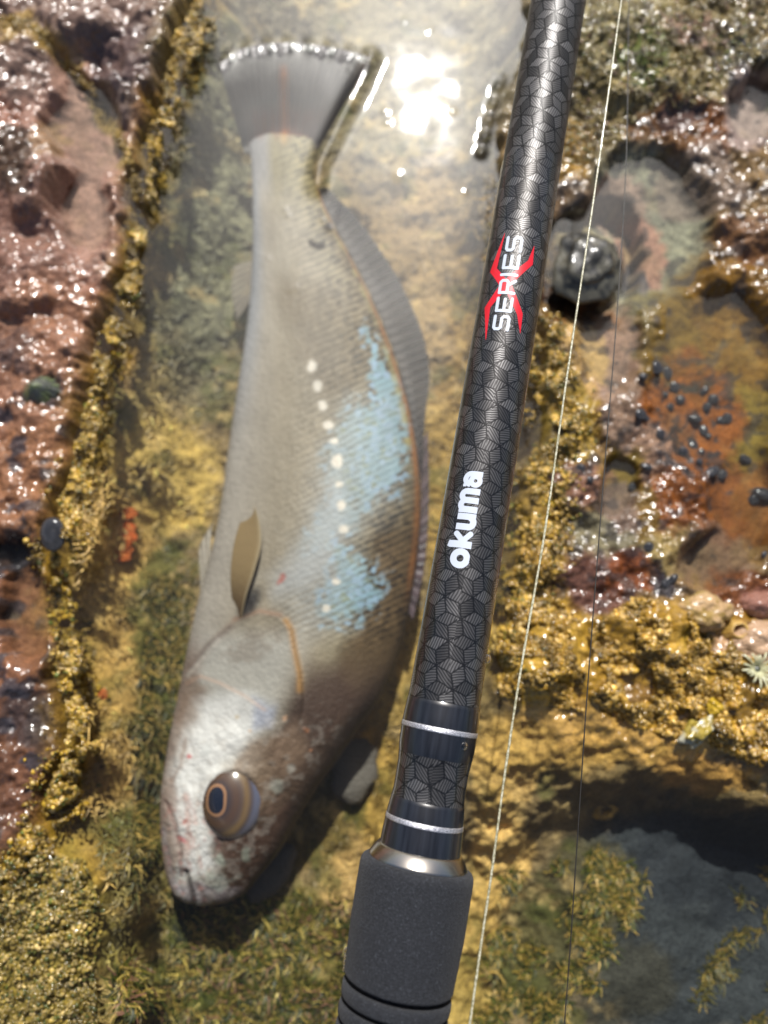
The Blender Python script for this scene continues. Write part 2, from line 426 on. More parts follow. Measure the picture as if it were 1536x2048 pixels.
S = lin
BLOBS = [  # cx, cy, rx, ry, colour, strength     (colours of rock, crust and algae; deep corner also holds painted shade)
    # left rock
    (150, 60, 260, 160, S(124, 102, 90), .9), (170, 330, 130, 230, S(156, 122, 106), .95), (40, 480, 110, 200, S(126, 94, 80), .9), (110, 720, 150, 180, S(142, 102, 78), .95),
    (70, 980, 130, 160, S(138, 96, 66), .95), (50, 1300, 110, 240, S(122, 82, 56), .95), (60, 1560, 120, 160, S(96, 64, 44), .95), (110, 1430, 40, 160, S(58, 44, 38), .7),
    (20, 310, 50, 60, S(70, 52, 34), .9), (30, 360, 50, 40, S(60, 40, 20), .8), (20, 1115, 90, 28, S(34, 26, 24), .9), (60, 1420, 60, 60, S(50, 46, 48), .7), (230, 210, 60, 60, S(62, 60, 62), .7),
    (250, 120, 70, 60, S(92, 72, 68), .8), (20, 700, 60, 40, S(60, 50, 50), .6), (100, 280, 40, 45, S(140, 112, 70), .6),
    # right rock
    (1290, 110, 260, 220, S(128, 112, 66), .95), (1240, 60, 130, 90, S(150, 140, 96), .7), (1290, 110, 60, 50, S(84, 100, 34), .8), (1490, 130, 60, 50, S(46, 44, 26), .95), (1400, 60, 70, 40, S(146, 110, 96), .7),
    (1380, 255, 130, 70, S(104, 68, 30), .95), (1360, 235, 60, 22, S(74, 52, 48), .8), (1440, 265, 50, 60, S(112, 66, 20), .9), (1500, 225, 62, 80, S(158, 138, 128), 1.), (1545, 235, 34, 30, S(100, 92, 30), 1.),
    (1290, 470, 150, 190, S(132, 130, 108), 1.), (1245, 400, 70, 60, S(140, 112, 98), .8), (1270, 500, 62, 80, S(160, 116, 96), .9), (1330, 400, 60, 60, S(118, 116, 98), .8), (1400, 360, 90, 80, S(120, 104, 92), .8),
    (1130, 300, 60, 60, S(160, 124, 50), .8), (1150, 400, 60, 70, S(120, 96, 70), .8), (1176, 535, 70, 80, S(38, 34, 26), .9), (1165, 490, 45, 40, S(124, 112, 82), .9), (1180, 560, 55, 30, S(104, 98, 88), .7), (1130, 590, 60, 30, S(60, 34, 22), .9),
    (1258, 560, 26, 46, S(74, 76, 82), .9), (1290, 640, 75, 70, S(112, 102, 66), .95), (1200, 690, 75, 85, S(148, 116, 96), .95), (1170, 640, 80, 30, S(112, 70, 24), .8), (1290, 690, 40, 40, S(128, 118, 90), .8),
    (1430, 720, 170, 210, S(112, 86, 22), 1.), (1490, 600, 110, 160, S(118, 84, 20), .95), (1505, 480, 70, 60, S(110, 74, 50), .7), (1150, 720, 60, 80, S(186, 152, 92), .9), (1120, 850, 60, 140, S(150, 124, 42), .9),
    (1500, 880, 90, 120, S(122, 100, 30), 1.), (1240, 800, 60, 90, S(132, 108, 92), .8), (1370, 850, 108, 140, S(132, 74, 16), 1.), (1350, 880, 60, 70, S(112, 74, 44), .8), (1400, 1010, 130, 90, S(116, 66, 20), 1.), (1270, 880, 50, 40, S(70, 64, 60), .8),
    (1290, 900, 50, 60, S(148, 118, 96), .8), (1240, 950, 50, 60, S(122, 100, 26), .9), (1290, 1030, 40, 60, S(108, 84, 26), .9), (1160, 960, 70, 60, S(120, 84, 66), .9), (1240, 1030, 50, 50, S(110, 92, 84), .8),
    (1130, 1030, 40, 50, S(60, 48, 30), .7), (1200, 1080, 70, 40, S(120, 116, 92), .8), (1330, 1120, 80, 50, S(140, 122, 74), .9), (1430, 1120, 80, 60, S(110, 84, 66), .8), (1190, 1160, 110, 60, S(98, 64, 52), .95), (1260, 1150, 70, 40, S(124, 66, 26), .8),
    (1520, 1010, 60, 90, S(120, 74, 24), .9), (1490, 1200, 80, 60, S(106, 60, 26), .95), (1330, 1170, 30, 40, S(56, 54, 62), .9), (1520, 1215, 40, 30, S(146, 102, 86), .9),
    # yellow crust ridge and the shelf beneath it
    (1300, 1320, 330, 110, S(158, 122, 40), .95), (1080, 1290, 110, 130, S(176, 140, 52), .95), (1400, 1300, 60, 50, S(96, 86, 20), .8), (1340, 1290, 50, 30, S(186, 148, 60), .8), (1330, 1380, 140, 40, S(112, 84, 44), .8),
    (1060, 1120, 60, 140, S(164, 132, 56), .9), (1460, 1420, 90, 70, S(116, 88, 24), .9), (1500, 1290, 70, 40, S(180, 144, 112), .8),
    (1100, 1480, 150, 90, S(186, 148, 78), .95), (1010, 1540, 80, 120, S(182, 146, 76), .95), (1280, 1480, 150, 50, S(190, 150, 76), .9), (1420, 1540, 110, 40, S(184, 140, 70), .9), (1000, 1700, 70, 120, S(198, 158, 78), .95), (960, 1850, 60, 120, S(176, 140, 60), .9), (940, 2000, 60, 120, S(150, 124, 50), .9),
    (1130, 1580, 60, 50, S(104, 86, 50), .8), (1300, 1640, 140, 60, S(92, 76, 48), .8),
    # pool bed
    (700, 100, 400, 240, S(122, 112, 84), .9), (430, 60, 60, 130, S(112, 108, 88), .8), (420, 420, 90, 330, S(112, 110, 82), .95), (350, 430, 50, 90, S(70, 72, 40), .8), (340, 620, 60, 60, S(64, 66, 40), .7), (300, 800, 60, 130, S(150, 130, 70), .7),
    (400, 700, 90, 120, S(104, 100, 74), .6), (320, 950, 120, 130, S(176, 146, 62), .95), (230, 1180, 90, 240, S(178, 142, 66), .95), (330, 1250, 60, 180, S(86, 82, 30), .9), (230, 1500, 90, 180, S(172, 136, 62), .95), (310, 1480, 50, 180, S(72, 74, 24), .9), (300, 1700, 60, 120, S(96, 86, 32), .8),
    (180, 1780, 90, 120, S(186, 148, 60), .9), (260, 1900, 110, 140, S(150, 124, 52), .9), (470, 1900, 190, 160, S(66, 70, 16), .95), (420, 1840, 80, 50, S(44, 46, 34), .9), (620, 1900, 90, 120, S(96, 84, 26), .8), (480, 1990, 50, 60, S(36, 40, 36), .8),
    (640, 1640, 90, 110, S(92, 76, 26), .9), (750, 1560, 60, 140, S(164, 130, 46), .9), (700, 1760, 60, 110, S(160, 128, 66), .9), (720, 1900, 50, 90, S(132, 108, 52), .9), (800, 1330, 60, 120, S(150, 122, 50), .8),
    (860, 600, 110, 300, S(142, 116, 74), .9), (930, 700, 40, 260, S(130, 98, 24), .7), (800, 450, 80, 60, S(128, 104, 66), .7), (880, 1000, 60, 200, S(150, 118, 40), .8),  # narrow brown strip paints in the rod's mirror band, where glare is missing
    # deep corner: bluish shade under the ledge painted into the bed colour
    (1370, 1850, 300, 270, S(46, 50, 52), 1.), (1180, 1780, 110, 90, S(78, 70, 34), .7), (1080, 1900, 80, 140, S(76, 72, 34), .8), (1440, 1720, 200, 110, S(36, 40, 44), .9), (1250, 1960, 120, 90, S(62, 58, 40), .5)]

def rock_colour(px, py, x, y, z):
    wx = fbm(x * 75, y * 75, 3, 41) * 34 + fbm(x * 330, y * 330, 3, 43) * 15
    wy = fbm(x * 75 + 7, y * 75, 3, 42) * 34 + fbm(x * 330, y * 330 + 5, 3, 44) * 15
    qx, qy = px + wx, py + wy
    col = np.empty(px.shape + (3,)); col[:] = S(118, 98, 60)
    dl = sdf_poly(qx, qy, LEFT); dr = sdf_poly(qx, qy, RIGHT); dc = sdf_poly(qx, qy, CORNER)
    col = mixc(col, S(132, 88, 68), ss(dl, -10, 30)); col = mixc(col, S(122, 96, 56), ss(dr, -10, 30))
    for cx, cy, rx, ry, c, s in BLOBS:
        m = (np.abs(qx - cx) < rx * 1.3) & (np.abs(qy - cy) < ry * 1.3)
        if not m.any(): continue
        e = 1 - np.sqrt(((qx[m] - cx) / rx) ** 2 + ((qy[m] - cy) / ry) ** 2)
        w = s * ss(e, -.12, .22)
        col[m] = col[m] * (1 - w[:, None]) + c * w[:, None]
    col = mixc(col, S(142, 122, 52), ss(dc, -30, 20) * .9)
    # dark lichen spots on the lower left rock and grey films
    lich = ss(fbm(x * 190, y * 190, 3, 51), .12, .3) * ss(dl, 20, 60) * ss(py, 640, 800)
    col = mixc(col, S(54, 52, 58), lich * .85)
    lich2 = ss(fbm(x * 230, y * 230, 3, 57), .22, .38) * ss(dr, 20, 60) * ss(py, 1250, 1180)
    col = mixc(col, S(52, 48, 48), lich2 * .7)
    spot = ss(fbm(x * 330, y * 330, 3, 58), .10, .26) * ss(np.hypot((px - 1385) / 100, (py - 850) / 125), 1.0, .75)
    col = mixc(col, S(40, 40, 42), spot * .85)
    # rock edge under the weed fringe, and weed in the crack
    col = mixc(col, S(148, 116, 28), np.exp(-((dl + 5) / 42) ** 2) * .9)
    col = mixc(col, S(160, 130, 60), np.exp(-(d_line(qx, qy, CRACK) / 13) ** 2) * .85)
    # patchy algal growth: natural mottling at several sizes
    m1 = fbm(x * 120, y * 120, 4, 61); m2 = fbm(x * 420, y * 420, 3, 62); m3 = fbm(x * 1100, y * 1100, 2, 63)
    sub = ss(z, .0, -.012)
    col = col * (1 + .22 * m1 + .24 * m2 + .2 * m3)[..., None]
    calm = 1 - ss(px, 1150, 1260) * ss(py, 1560, 1640)
    green = ss(fbm(x * 95, y * 95, 4, 64), .12, .42) * sub * calm
    col = mixc(col, S(62, 68, 18), green * .6)
    pale = ss(fbm(x * 160, y * 160, 3, 65), .2, .5) * sub * calm
    col = mixc(col, S(200, 168, 100), pale * .35)
    grey = col.mean(-1, keepdims=True)
    col = grey + (col - grey) * (1 - .14 * sub[..., None])
    return np.clip(col * (.86 + .32 * sub[..., None]), .004, .9)

def axis_coords(lo, hi, step, far, grow=1.22):
    a = list(np.arange(lo, hi + step * .5, step))
    s = step; up = [a[-1]]
    while up[-1] < far: s *= grow; up.append(up[-1] + s)
    s = step; dn = [a[0]]
    while dn[-1] > -far: s *= grow; dn.append(dn[-1] - s)
    return np.array(dn[:0:-1] + a + up[1:])

GX = axis_coords(-.18, .18, .0007, 60); GY = axis_coords(-.125, .315, .0007, 60)
X, Y = np.meshgrid(GX, GY)
inner = ss(np.maximum(np.abs(X) / .19, np.abs(Y - .095) / .235), 1.45, 1.0)
Z = np.zeros_like(X) - .02
fx = np.clip(X, -.29, .29); fy = np.clip(Y, -.26, .45)
mfull = inner > 0
for it in range(5):
    PX, PY = topx(fx[mfull], fy[mfull], Z[mfull])
    Z[mfull] = Z[mfull] * .5 + .5 * height(PX, PY, fx[mfull], fy[mfull], 0.)
PX, PY = topx(fx[mfull], fy[mfull], Z[mfull])
Z[mfull] = height(PX, PY, fx[mfull], fy[mfull])
Z = np.where(mfull, Z, 0) * inner + platform(np.clip(X, -8, 8), np.clip(Y, -8, 8)) * (1 - inner)
Z[(np.abs(X) > 8) | (np.abs(Y) > 8)] = -.03
colr = np.empty(X.shape + (3,)); colr[:] = S(92, 76, 54) * .8
PX, PY = topx(fx[mfull], fy[mfull], Z[mfull])
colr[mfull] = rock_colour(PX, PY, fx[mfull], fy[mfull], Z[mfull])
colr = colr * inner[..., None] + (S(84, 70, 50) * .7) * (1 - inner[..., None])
M_ROCK = mat_rock()
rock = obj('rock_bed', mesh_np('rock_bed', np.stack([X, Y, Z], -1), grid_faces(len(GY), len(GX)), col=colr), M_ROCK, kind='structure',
           label='wet reddish and tan tide pool rock with sunken sandy bed')

def ground(x, y):
    """height of the rock mesh under world points (bilinear)"""
    i = np.clip(np.searchsorted(GX, x) - 1, 0, len(GX) - 2); j = np.clip(np.searchsorted(GY, y) - 1, 0, len(GY) - 2)
    u = (x - GX[i]) / (GX[i + 1] - GX[i]); v = (y - GY[j]) / (GY[j + 1] - GY[j])
    return (Z[j, i] * (1 - u) + Z[j, i + 1] * u) * (1 - v) + (Z[j + 1, i] * (1 - u) + Z[j + 1, i + 1] * u) * v

def ground_col(x, y):
    i = np.clip(np.searchsorted(GX, x) - 1, 0, len(GX) - 2); j = np.clip(np.searchsorted(GY, y) - 1, 0, len(GY) - 2)
    return colr[j, i]

def on_rock(px, py):
    """world point on the rock seen at a photograph pixel"""
    px = np.atleast_1d(np.asarray(px, float)); py = np.atleast_1d(np.asarray(py, float)); z = np.zeros_like(px)
    for _ in range(6):
        p = un(px, py, z); z = ground(p[:, 0], p[:, 1])
    return un(px, py, z)

# ------------------------------------------------------------------ the water of the pool
def refine(a, lo, hi, step):
    return np.unique(np.round(np.concatenate([a[(a < lo) | (a > hi)], np.arange(lo, hi, step)]), 6))
_ta, _tb = un(420, 610, 0.), un(780, 60, 0.)
WX = refine(axis_coords(-.16, .16, .0014, 60, 1.3), -.078, .048, .0005); WY = refine(axis_coords(-.11, .29, .0014, 60, 1.3), _ta[1], _tb[1], .0005)
wX, wY = np.meshgrid(WX, WY)
wpx, wpy = topx(wX, wY, 0)
wZ = fbm(wX * 26, wY * 26, 2, 71) * .00022 * (np.abs(wX) < .4) * (np.abs(wY) < .5)
wZ += fbm(wX * 70, wY * 70, 2, 72) * .00004 * (np.abs(wX) < .4) * (np.abs(wY) < .5)
# water drawn up along the edge of the tail fin
TAILR = [(742, 118), (722, 165), (694, 220), (664, 282), (640, 330), (634, 372)]
dt = d_line(wpx, wpy, TAILR)
wZ += .0016 * np.exp(-(dt / 16) ** 2)
dt2 = d_line(wpx, wpy, [(450, 118), (500, 96), (570, 90), (650, 96), (738, 116)])
wZ += .0004 * np.exp(-(dt2 / 15) ** 2) * (1 + .6 * np.sin(wpx / 6.5))
for cx, cy, sg in [(570, 420, 5), (576, 432, 4), (660, 456, 5), (645, 440, 4), (536, 518, 5), (528, 528, 4), (592, 575, 5), (582, 580, 4), (797, 352, 7), (770, 222, 5), (775, 245, 5), (905, 222, 5), (860, 60, 4), (810, 40, 4), (930, 385, 4), (700, 140, 4)]:
    wZ += .00012 * np.exp(-((wpx - cx) ** 2 + (wpy - cy) ** 2) / (2 * sg * sg))
dw = d_line(wpx, wpy, [(1002, 160), (990, 195), (975, 250), (961, 310)])
wZ += .0006 * np.exp(-(dw / 9) ** 2) * (1 + .5 * np.sin(wpy / 5.3))
M_WATER = mat_water()
water = obj('water', mesh_np('water', np.stack([wX, wY, wZ], -1), grid_faces(len(WY), len(WX))), M_WATER, kind='structure', label='clear shallow tide pool water with sun glare')

# ------------------------------------------------------------------ the fish
fish = empty('fish', 'silver grey fish with blue sheen lying on its side in the shallow pool', 'fish', tuple(un(560, 1000, -.042)))
FZ = -.022                                  # height of the middle plane of the body
PAIRS = np.array([  # belly edge x, y, back edge x, y (photograph pixels)
    (398, 1806, 424, 1807), (374, 1801, 452, 1803), (352, 1786, 490, 1786), (338, 1755, 520, 1752), (329, 1700, 563, 1697), (325, 1640, 600, 1632), (326, 1590, 632, 1580), (334, 1530, 672, 1525),
    (344, 1470, 716, 1460), (358, 1400, 760, 1395), (374, 1320, 793, 1315), (392, 1235, 816, 1230), (413, 1150, 832, 1140), (431, 1080, 840, 1065), (446, 1000, 841, 985),
    (456, 920, 834, 905), (466, 850, 822, 835), (478, 770, 803, 765), (490, 690, 778, 690), (499, 615, 748, 615), (504, 540, 712, 540), (506, 450, 667, 455),
    (505, 390, 640, 390), (503, 335, 628, 335), (499, 290, 632, 285), (502, 250, 634, 246), (520, 226, 622, 224)], float)
THICK = np.array([.0015, .0055, .0085, .0105, .0135, .0155, .0165, .0175, .0182, .0186, .0188, .0187, .0183, .0178, .0172, .0163, .0152, .0138, .0122, .0106, .0090, .0070, .0056, .0046, .0036, .0022, .0010])

def catmull(P, n):
    P = np.asarray(P, float); m = len(P)
    c = np.concatenate([[0], np.cumsum(np.linalg.norm(np.diff(P[:, :2], axis=0), axis=1))])
    t = np.linspace(0, c[-1], n); i = np.clip(np.searchsorted(c, t, 'right') - 1, 0, m - 2)
    u = ((t - c[i]) / (c[i + 1] - c[i]))[:, None]
    g = np.gradient(P, c, axis=0)
    h = (c[i + 1] - c[i])[:, None]
    p0, p1, m0, m1 = P[i], P[i + 1], g[i] * h, g[i + 1] * h
    return (2 * u ** 3 - 3 * u ** 2 + 1) * p0 + (u ** 3 - 2 * u ** 2 + u) * m0 + (-2 * u ** 3 + 3 * u ** 2) * p1 + (u ** 3 - u ** 2) * m1

NS, NTOP, NBOT = 760, 190, 40
pp = catmull(np.column_stack([PAIRS[:, 0], PAIRS[:, 1], PAIRS[:, 2], PAIRS[:, 3], THICK * 1e4]), NS)
th = np.maximum(pp[:, 4] / 1e4, .0004)
V3 = un(pp[:, 0], pp[:, 1], FZ); D3 = un(pp[:, 2], pp[:, 3], FZ)
# ring parameter: even spacing over the visible side, few points underneath
ang = np.concatenate([np.pi - np.linspace(0, 1, NTOP) * np.pi, -np.linspace(0, 1, NBOT + 2)[1:-1] * np.pi])
cs, sn = np.cos(ang), np.sin(ang)
lat = np.sign(cs) * np.abs(cs) ** .92          # -1 belly .. +1 back
up = np.sign(sn) * np.abs(sn) ** .80
mid = (V3 + D3) / 2; half = (D3 - V3) / 2
fv = mid[:, None, :] + half[:, None, :] * lat[None, :, None]
fv[:, :, 2] += th[:, None] * up[None, :] * np.where(up > 0, 1.0, 1.02)[None, :]
top = np.tile((sn > -1e-9)[None, :], (NS, 1))
fpx, fpy = topx(fv[:, :, 0], fv[:, :, 1], fv[:, :, 2])
vv = (lat + 1) / 2 * np.ones((NS, 1))           # 0 belly .. 1 back

# relief of the head: gill cover, cheek ridge, jaw, brow
def edge_step(px, py, pts, side, h, w):
    """a flap standing h proud on one side of a polyline, falling off over w pixels on its own side"""
    P = np.array(pts, float)
    best = np.full(px.shape, 1e18); sg = np.zeros(px.shape); tt = np.zeros(px.shape)
    L = len(P) - 1
    for k in range(L):
        ax, ay = P[k]; bx, by = P[k + 1]; ex, ey = bx - ax, by - ay
        wx, wy = px - ax, py - ay
        t = np.clip((wx * ex + wy * ey) / (ex * ex + ey * ey), 0, 1)
        d = np.hypot(wx - ex * t, wy - ey * t)
        m = d < best
        best = np.where(m, d, best); sg = np.where(m, np.sign(ex * wy - ey * wx) * side, sg); tt = np.where(m, (k + t) / L, tt)
    ends = ss(tt, 0, .12) * ss(tt, 1, .88)
    sd = best * sg
    return h * ends * ss(sd, -2.0, 3.0) * np.exp(-np.maximum(sd, 0) / w)

GILL = [(380, 1322), (420, 1278), (470, 1240), (520, 1222), (560, 1230), (584, 1256), (592, 1300), (602, 1345), (606, 1400), (600, 1450)]
CHEEK = [(372, 1368), (400, 1352), (440, 1366), (490, 1392), (530, 1420), (552, 1470), (548, 1530)]
JAW = [(338, 1596), (352, 1640), (362, 1700), (366, 1752)]
dz = edge_step(fpx, fpy, GILL, 1, .0022, 60) + edge_step(fpx, fpy, CHEEK, 1, .0007, 40)
dz += -.0016 * np.exp(-(d_line(fpx, fpy, [(372, 1745), (380, 1775), (388, 1812)]) / 5) ** 2)
dz += -.0009 * np.exp(-(d_line(fpx, fpy, [(331, 1604), (350, 1640), (362, 1712)]) / 4) ** 2)
dz += .0008 * np.exp(-(d_line(fpx, fpy, [(338, 1625), (345, 1680), (352, 1730)]) / 12) ** 2)
dz += -.0014 * np.exp(-(np.hypot(fpx - 466, fpy - 1596) / 50) ** 4)
dz += .0011 * np.exp(-((np.hypot(fpx - 466, fpy - 1596) - 58) / 10) ** 2)
dz += -.0012 * np.exp(-(np.hypot((fpx - 437), (fpy - 1690) / 1.6) / 9) ** 2) - .0011 * np.exp(-(np.hypot(fpx - 447, fpy - 1675) / 7) ** 2)
head = ss(fpy, 1380, 1480)
dz += head * (fbm(fpx / 28, fpy / 40, 3, 81) * .0007 + fbm(fpx / 9, fpy / 12, 2, 82) * .00022)
body = 1 - ss(fpy, 1230, 1330)
dz += (1 - head) * fbm(fpx / 60, fpy / 120, 2, 83) * .0005
fv[:, :, 2] += np.where(top, dz, 0) * np.clip(np.abs(up), 0, 1)[None, :]

# colours
warp = fbm(fpx / 50, fpy / 50, 4, 85) * 20; wx_, wy_ = fpx + warp, fpy + fbm(fpx / 50 + 5, fpy / 50, 3, 86) * 16
fc = np.empty((NS, len(ang), 3)); fc[:] = S(168, 156, 136)
fc = mixc(fc, S(192, 184, 174), ss(vv, .34, .04) * .9)
fc = mixc(fc, S(176, 178, 184), ss(vv, .18, .04) * ss(fpy, 1000, 600) * .9)
fc = mixc(fc, S(150, 138, 112), ss(vv, .5, .8))
fc = mixc(fc, S(120, 102, 74), ss(vv + warp / 160, .80, 1.0) * .9)
fc = mixc(fc, S(104, 84, 58), ss(fpy, 960, 1100) * ss(vv + warp / 300, .70, .84) * .95)
fc = mixc(fc, S(150, 138, 100), ss(fpy, 460, 330) * ss(vv, .15, .4) * .9)
fc = mixc(fc, S(172, 170, 172), ss(fpy, 420, 320) * ss(vv, .4, .2) * .9)
# brown saddle behind the blue patch
fc = mixc(fc, S(126, 110, 88), ss(sdf_poly(wx_, wy_, [(560, 560), (690, 560), (740, 640), (740, 700), (760, 740), (700, 800), (640, 790), (600, 700)]), -30, 25) * .6)
# scale rows: small cells shift light and colour (they are what breaks up the sheen)
su, sv = (fpx * .93 + fpy * .36) / 10.5, (fpy * .93 - fpx * .36) / 10.5
wd, wid = worley(su, sv, 88)
row = .5 + .5 * np.sin((fpx * .42 + fpy * .91) * 2 * np.pi / 12.5 + fbm(fpx / 40, fpy / 40, 2, 90) * 1.5)
cell = (wid - .5)
scal = body * ss(vv, .22, .6)
fc = fc * (1 + scal * (.80 * (row - .5) + .95 * cell) * (.40 + .60 * ss(vv, .55, .85)) - scal * .10)[..., None]
grain = fbm(fpx / 5, fpy / 9, 2, 91)
fc = fc * (1 + .10 * grain)[..., None]
# the blue sheen on the flank
BLUE = [(720, 655), (752, 700), (770, 705), (800, 760), (822, 830), (828, 900), (806, 945), (800, 985), (750, 1000), (735, 1020), (722, 1045), (690, 1070), (660, 1110), (600, 1120), (610, 1060), (650, 980), (648, 900), (672, 840), (745, 790), (738, 730)]
BLUE2 = [(655, 1075), (700, 1085), (750, 1130), (775, 1165), (765, 1205), (720, 1240), (660, 1250), (640, 1215), (650, 1160)]
b1 = ss(sdf_poly(wx_, wy_, BLUE) + (wid - .5) * 34, -6, 18); b2 = ss(sdf_poly(wx_, wy_, BLUE2) + (wid - .5) * 34, -6, 22)
strong = np.clip(b1 * (.35 + .65 * ss(vv, .55, .88)) + b2 * .75, 0, 1)
flick = np.clip(.60 + .55 * row + .5 * cell, 0, 1.25)
fc = mixc(fc, S(150, 190, 206), np.clip(strong * flick, 0, .95))
fc = mixc(fc, S(170, 196, 226), np.clip(strong * ss(wid, .7, .95) * .8, 0, 1))
fc = mixc(fc, S(160, 170, 120), np.clip((b1 + b2) * ss(wid, .25, .05) * .5, 0, 1))
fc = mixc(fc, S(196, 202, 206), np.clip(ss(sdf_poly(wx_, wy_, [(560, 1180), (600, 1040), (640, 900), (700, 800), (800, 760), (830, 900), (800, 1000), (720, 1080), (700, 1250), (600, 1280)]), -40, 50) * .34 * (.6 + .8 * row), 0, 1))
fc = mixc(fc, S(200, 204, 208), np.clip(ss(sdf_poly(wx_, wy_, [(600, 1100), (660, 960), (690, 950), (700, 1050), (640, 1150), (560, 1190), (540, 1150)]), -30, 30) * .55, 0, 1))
# orange and yellow line along the back
dd = np.hypot(fpx - pp[:, 2][:, None], 0)
be = (vv > .5) * np.exp(-((1 - vv - .02) / .016) ** 2)
fc = mixc(fc, S(198, 128, 66), be * ss(fpy, 340, 420) * ss(fpy, 1230, 1100) * .85 * np.clip(.6 + .8 * vnoise(fpy / 20, fpx * 0, 93), 0, 1))
be2 = (vv > .5) * np.exp(-((1 - vv - .05) / .02) ** 2)
fc = mixc(fc, S(206, 192, 120), be2 * ss(fpy, 360, 420) * ss(fpy, 1000, 880) * .7 * vnoise(fpy / 14, fpx * 0 + 4, 94))
# head
fc = mixc(fc, S(196, 192, 184), ss(fpy, 1240, 1300) * ss(vv, .66, .46) * .9)
fc = mixc(fc, S(150, 128, 116), ss(fpy, 1240, 1330) * ss(vv, .16, .05) * .8)
fc = mixc(fc, S(104, 84, 68), ss(fpy, 1290, 1400) * ss(vv + warp / 200, .55, .68) * .95)
fc = mixc(fc, S(82, 62, 54), ss(sdf_poly(wx_, wy_, [(560, 1400), (620, 1330), (700, 1330), (730, 1400), (660, 1500), (600, 1560), (540, 1600), (510, 1500)]), -30, 40) * .7)
fc = mixc(fc, S(150, 126, 108), ss(sdf_poly(wx_, wy_, [(350, 1500), (362, 1400), (384, 1340), (410, 1370), (396, 1430), (376, 1500)]), -14, 16) * .75)
fc = mixc(fc, S(150, 124, 102), ss(sdf_poly(wx_, wy_, [(430, 1560), (470, 1500), (540, 1470), (600, 1440), (620, 1500), (560, 1580), (520, 1610)]), -20, 24) * .7)
fc = mixc(fc, S(150, 136, 122), ss(sdf_poly(wx_, wy_, [(440, 1330), (470, 1270), (540, 1240), (575, 1280), (540, 1300), (500, 1330)]), -14, 18) * .5 * ss(fbm(fpx / 18, fpy / 18, 3, 87), -.1, .3))
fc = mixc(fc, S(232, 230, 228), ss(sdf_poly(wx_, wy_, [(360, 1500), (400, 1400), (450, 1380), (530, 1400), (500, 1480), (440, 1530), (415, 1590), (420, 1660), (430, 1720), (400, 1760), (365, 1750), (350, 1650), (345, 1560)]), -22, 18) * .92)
fc = mixc(fc, S(170, 176, 198), ss(sdf_poly(wx_, wy_, [(500, 1400), (545, 1400), (540, 1450), (505, 1460)]), -10, 14) * .7)
fc = mixc(fc, S(156, 132, 118), ss(sdf_poly(wx_, wy_, [(326, 1560), (350, 1540), (362, 1600), (368, 1700), (350, 1770), (330, 1740)]), -8, 12) * .7)
fc = mixc(fc, S(92, 68, 56), ss(sdf_poly(wx_, wy_, [(424, 1690), (460, 1660), (520, 1640), (590, 1590), (600, 1640), (520, 1750), (460, 1790), (425, 1760), (430, 1730)]), -10, 18) * .85)
fc = mixc(fc, S(150, 140, 144), ss(sdf_poly(wx_, wy_, [(345, 1770), (480, 1770), (470, 1810), (370, 1812)]), -6, 10) * .8)
fc = mixc(fc, S(54, 44, 40), np.exp(-(d_line(fpx, fpy, [(370, 1740), (379, 1775), (387, 1812)]) / 4.5) ** 2) * .8)
for cx, cy, rr, c in [(548, 1572, 17, S(172, 172, 160)), (700 - 120, 1535, 12, S(176, 170, 160)), (440, 1715, 14, S(184, 190, 176)), (432, 1765, 16, S(170, 176, 168)), (418, 1752, 12, S(190, 190, 178)), (495, 1705, 12, S(160, 164, 150)), (412, 1500, 12, S(214, 214, 212)),
                      (378, 1512, 8, S(206, 96, 96)), (363, 1680, 7, S(196, 110, 112)), (371, 1640, 6, S(202, 120, 110)), (557, 1155, 7, S(196, 112, 100)), (618, 1465, 6, S(206, 140, 100)), (624, 1500, 5, S(206, 140, 100)), (567, 1432, 6, S(222, 176, 140)), (496, 1460, 5, S(216, 180, 150)), (470, 1440, 4, S(220, 200, 170))]:
    r = np.hypot(wx_ - cx, (wy_ - cy) * (1 + .3 * math.sin(cx)))
    fc = mixc(fc, c, ss(r, rr * 1.25, rr * .5) * .8)
for pts_, w_, c_, a_ in [([(331, 1600), (350, 1650), (360, 1700), (364, 1750)], 4, S(120, 92, 84), .75), ([(326, 1660), (336, 1710), (346, 1760), (366, 1792)], 5, S(176, 166, 170), .6), ([(372, 1590), (378, 1650), (374, 1720)], 6, S(190, 150, 138), .6),
                         ([(395, 1600), (392, 1680), (400, 1740)], 5, S(206, 196, 186), .5), ([(402, 1755), (420, 1768), (450, 1764), (480, 1752)], 5, S(168, 164, 152), .7), ([(395, 1770), (410, 1800)], 6, S(96, 78, 72), .6), ([(345, 1560), (362, 1530), (370, 1480)], 6, S(150, 124, 108), .6),
                         ([(428, 1660), (436, 1690), (430, 1715)], 5, S(110, 72, 66), .7), ([(500, 1640), (540, 1620), (560, 1590)], 5, S(126, 100, 84), .6), ([(410, 1640), (424, 1660)], 5, S(150, 110, 100), .6)]:
    wob_ = fbm(fpx / 12, fpy / 12, 2, 89) * 4
    fc = mixc(fc, c_, np.exp(-((d_line(fpx, fpy, pts_) + wob_) / w_) ** 2) * a_)
blot = ss(fbm(fpx / 14, fpy / 14, 3, 95), .1, .4) * head
fc = mixc(fc, S(196, 186, 176), blot * .28)
blot2 = ss(fbm(fpx / 10 + 30, fpy / 12, 3, 96), .12, .4) * ss(fpy, 1560, 1650) * ss(fpx, 440, 400)
fc = mixc(fc, S(190, 130, 120), blot2 * .35)
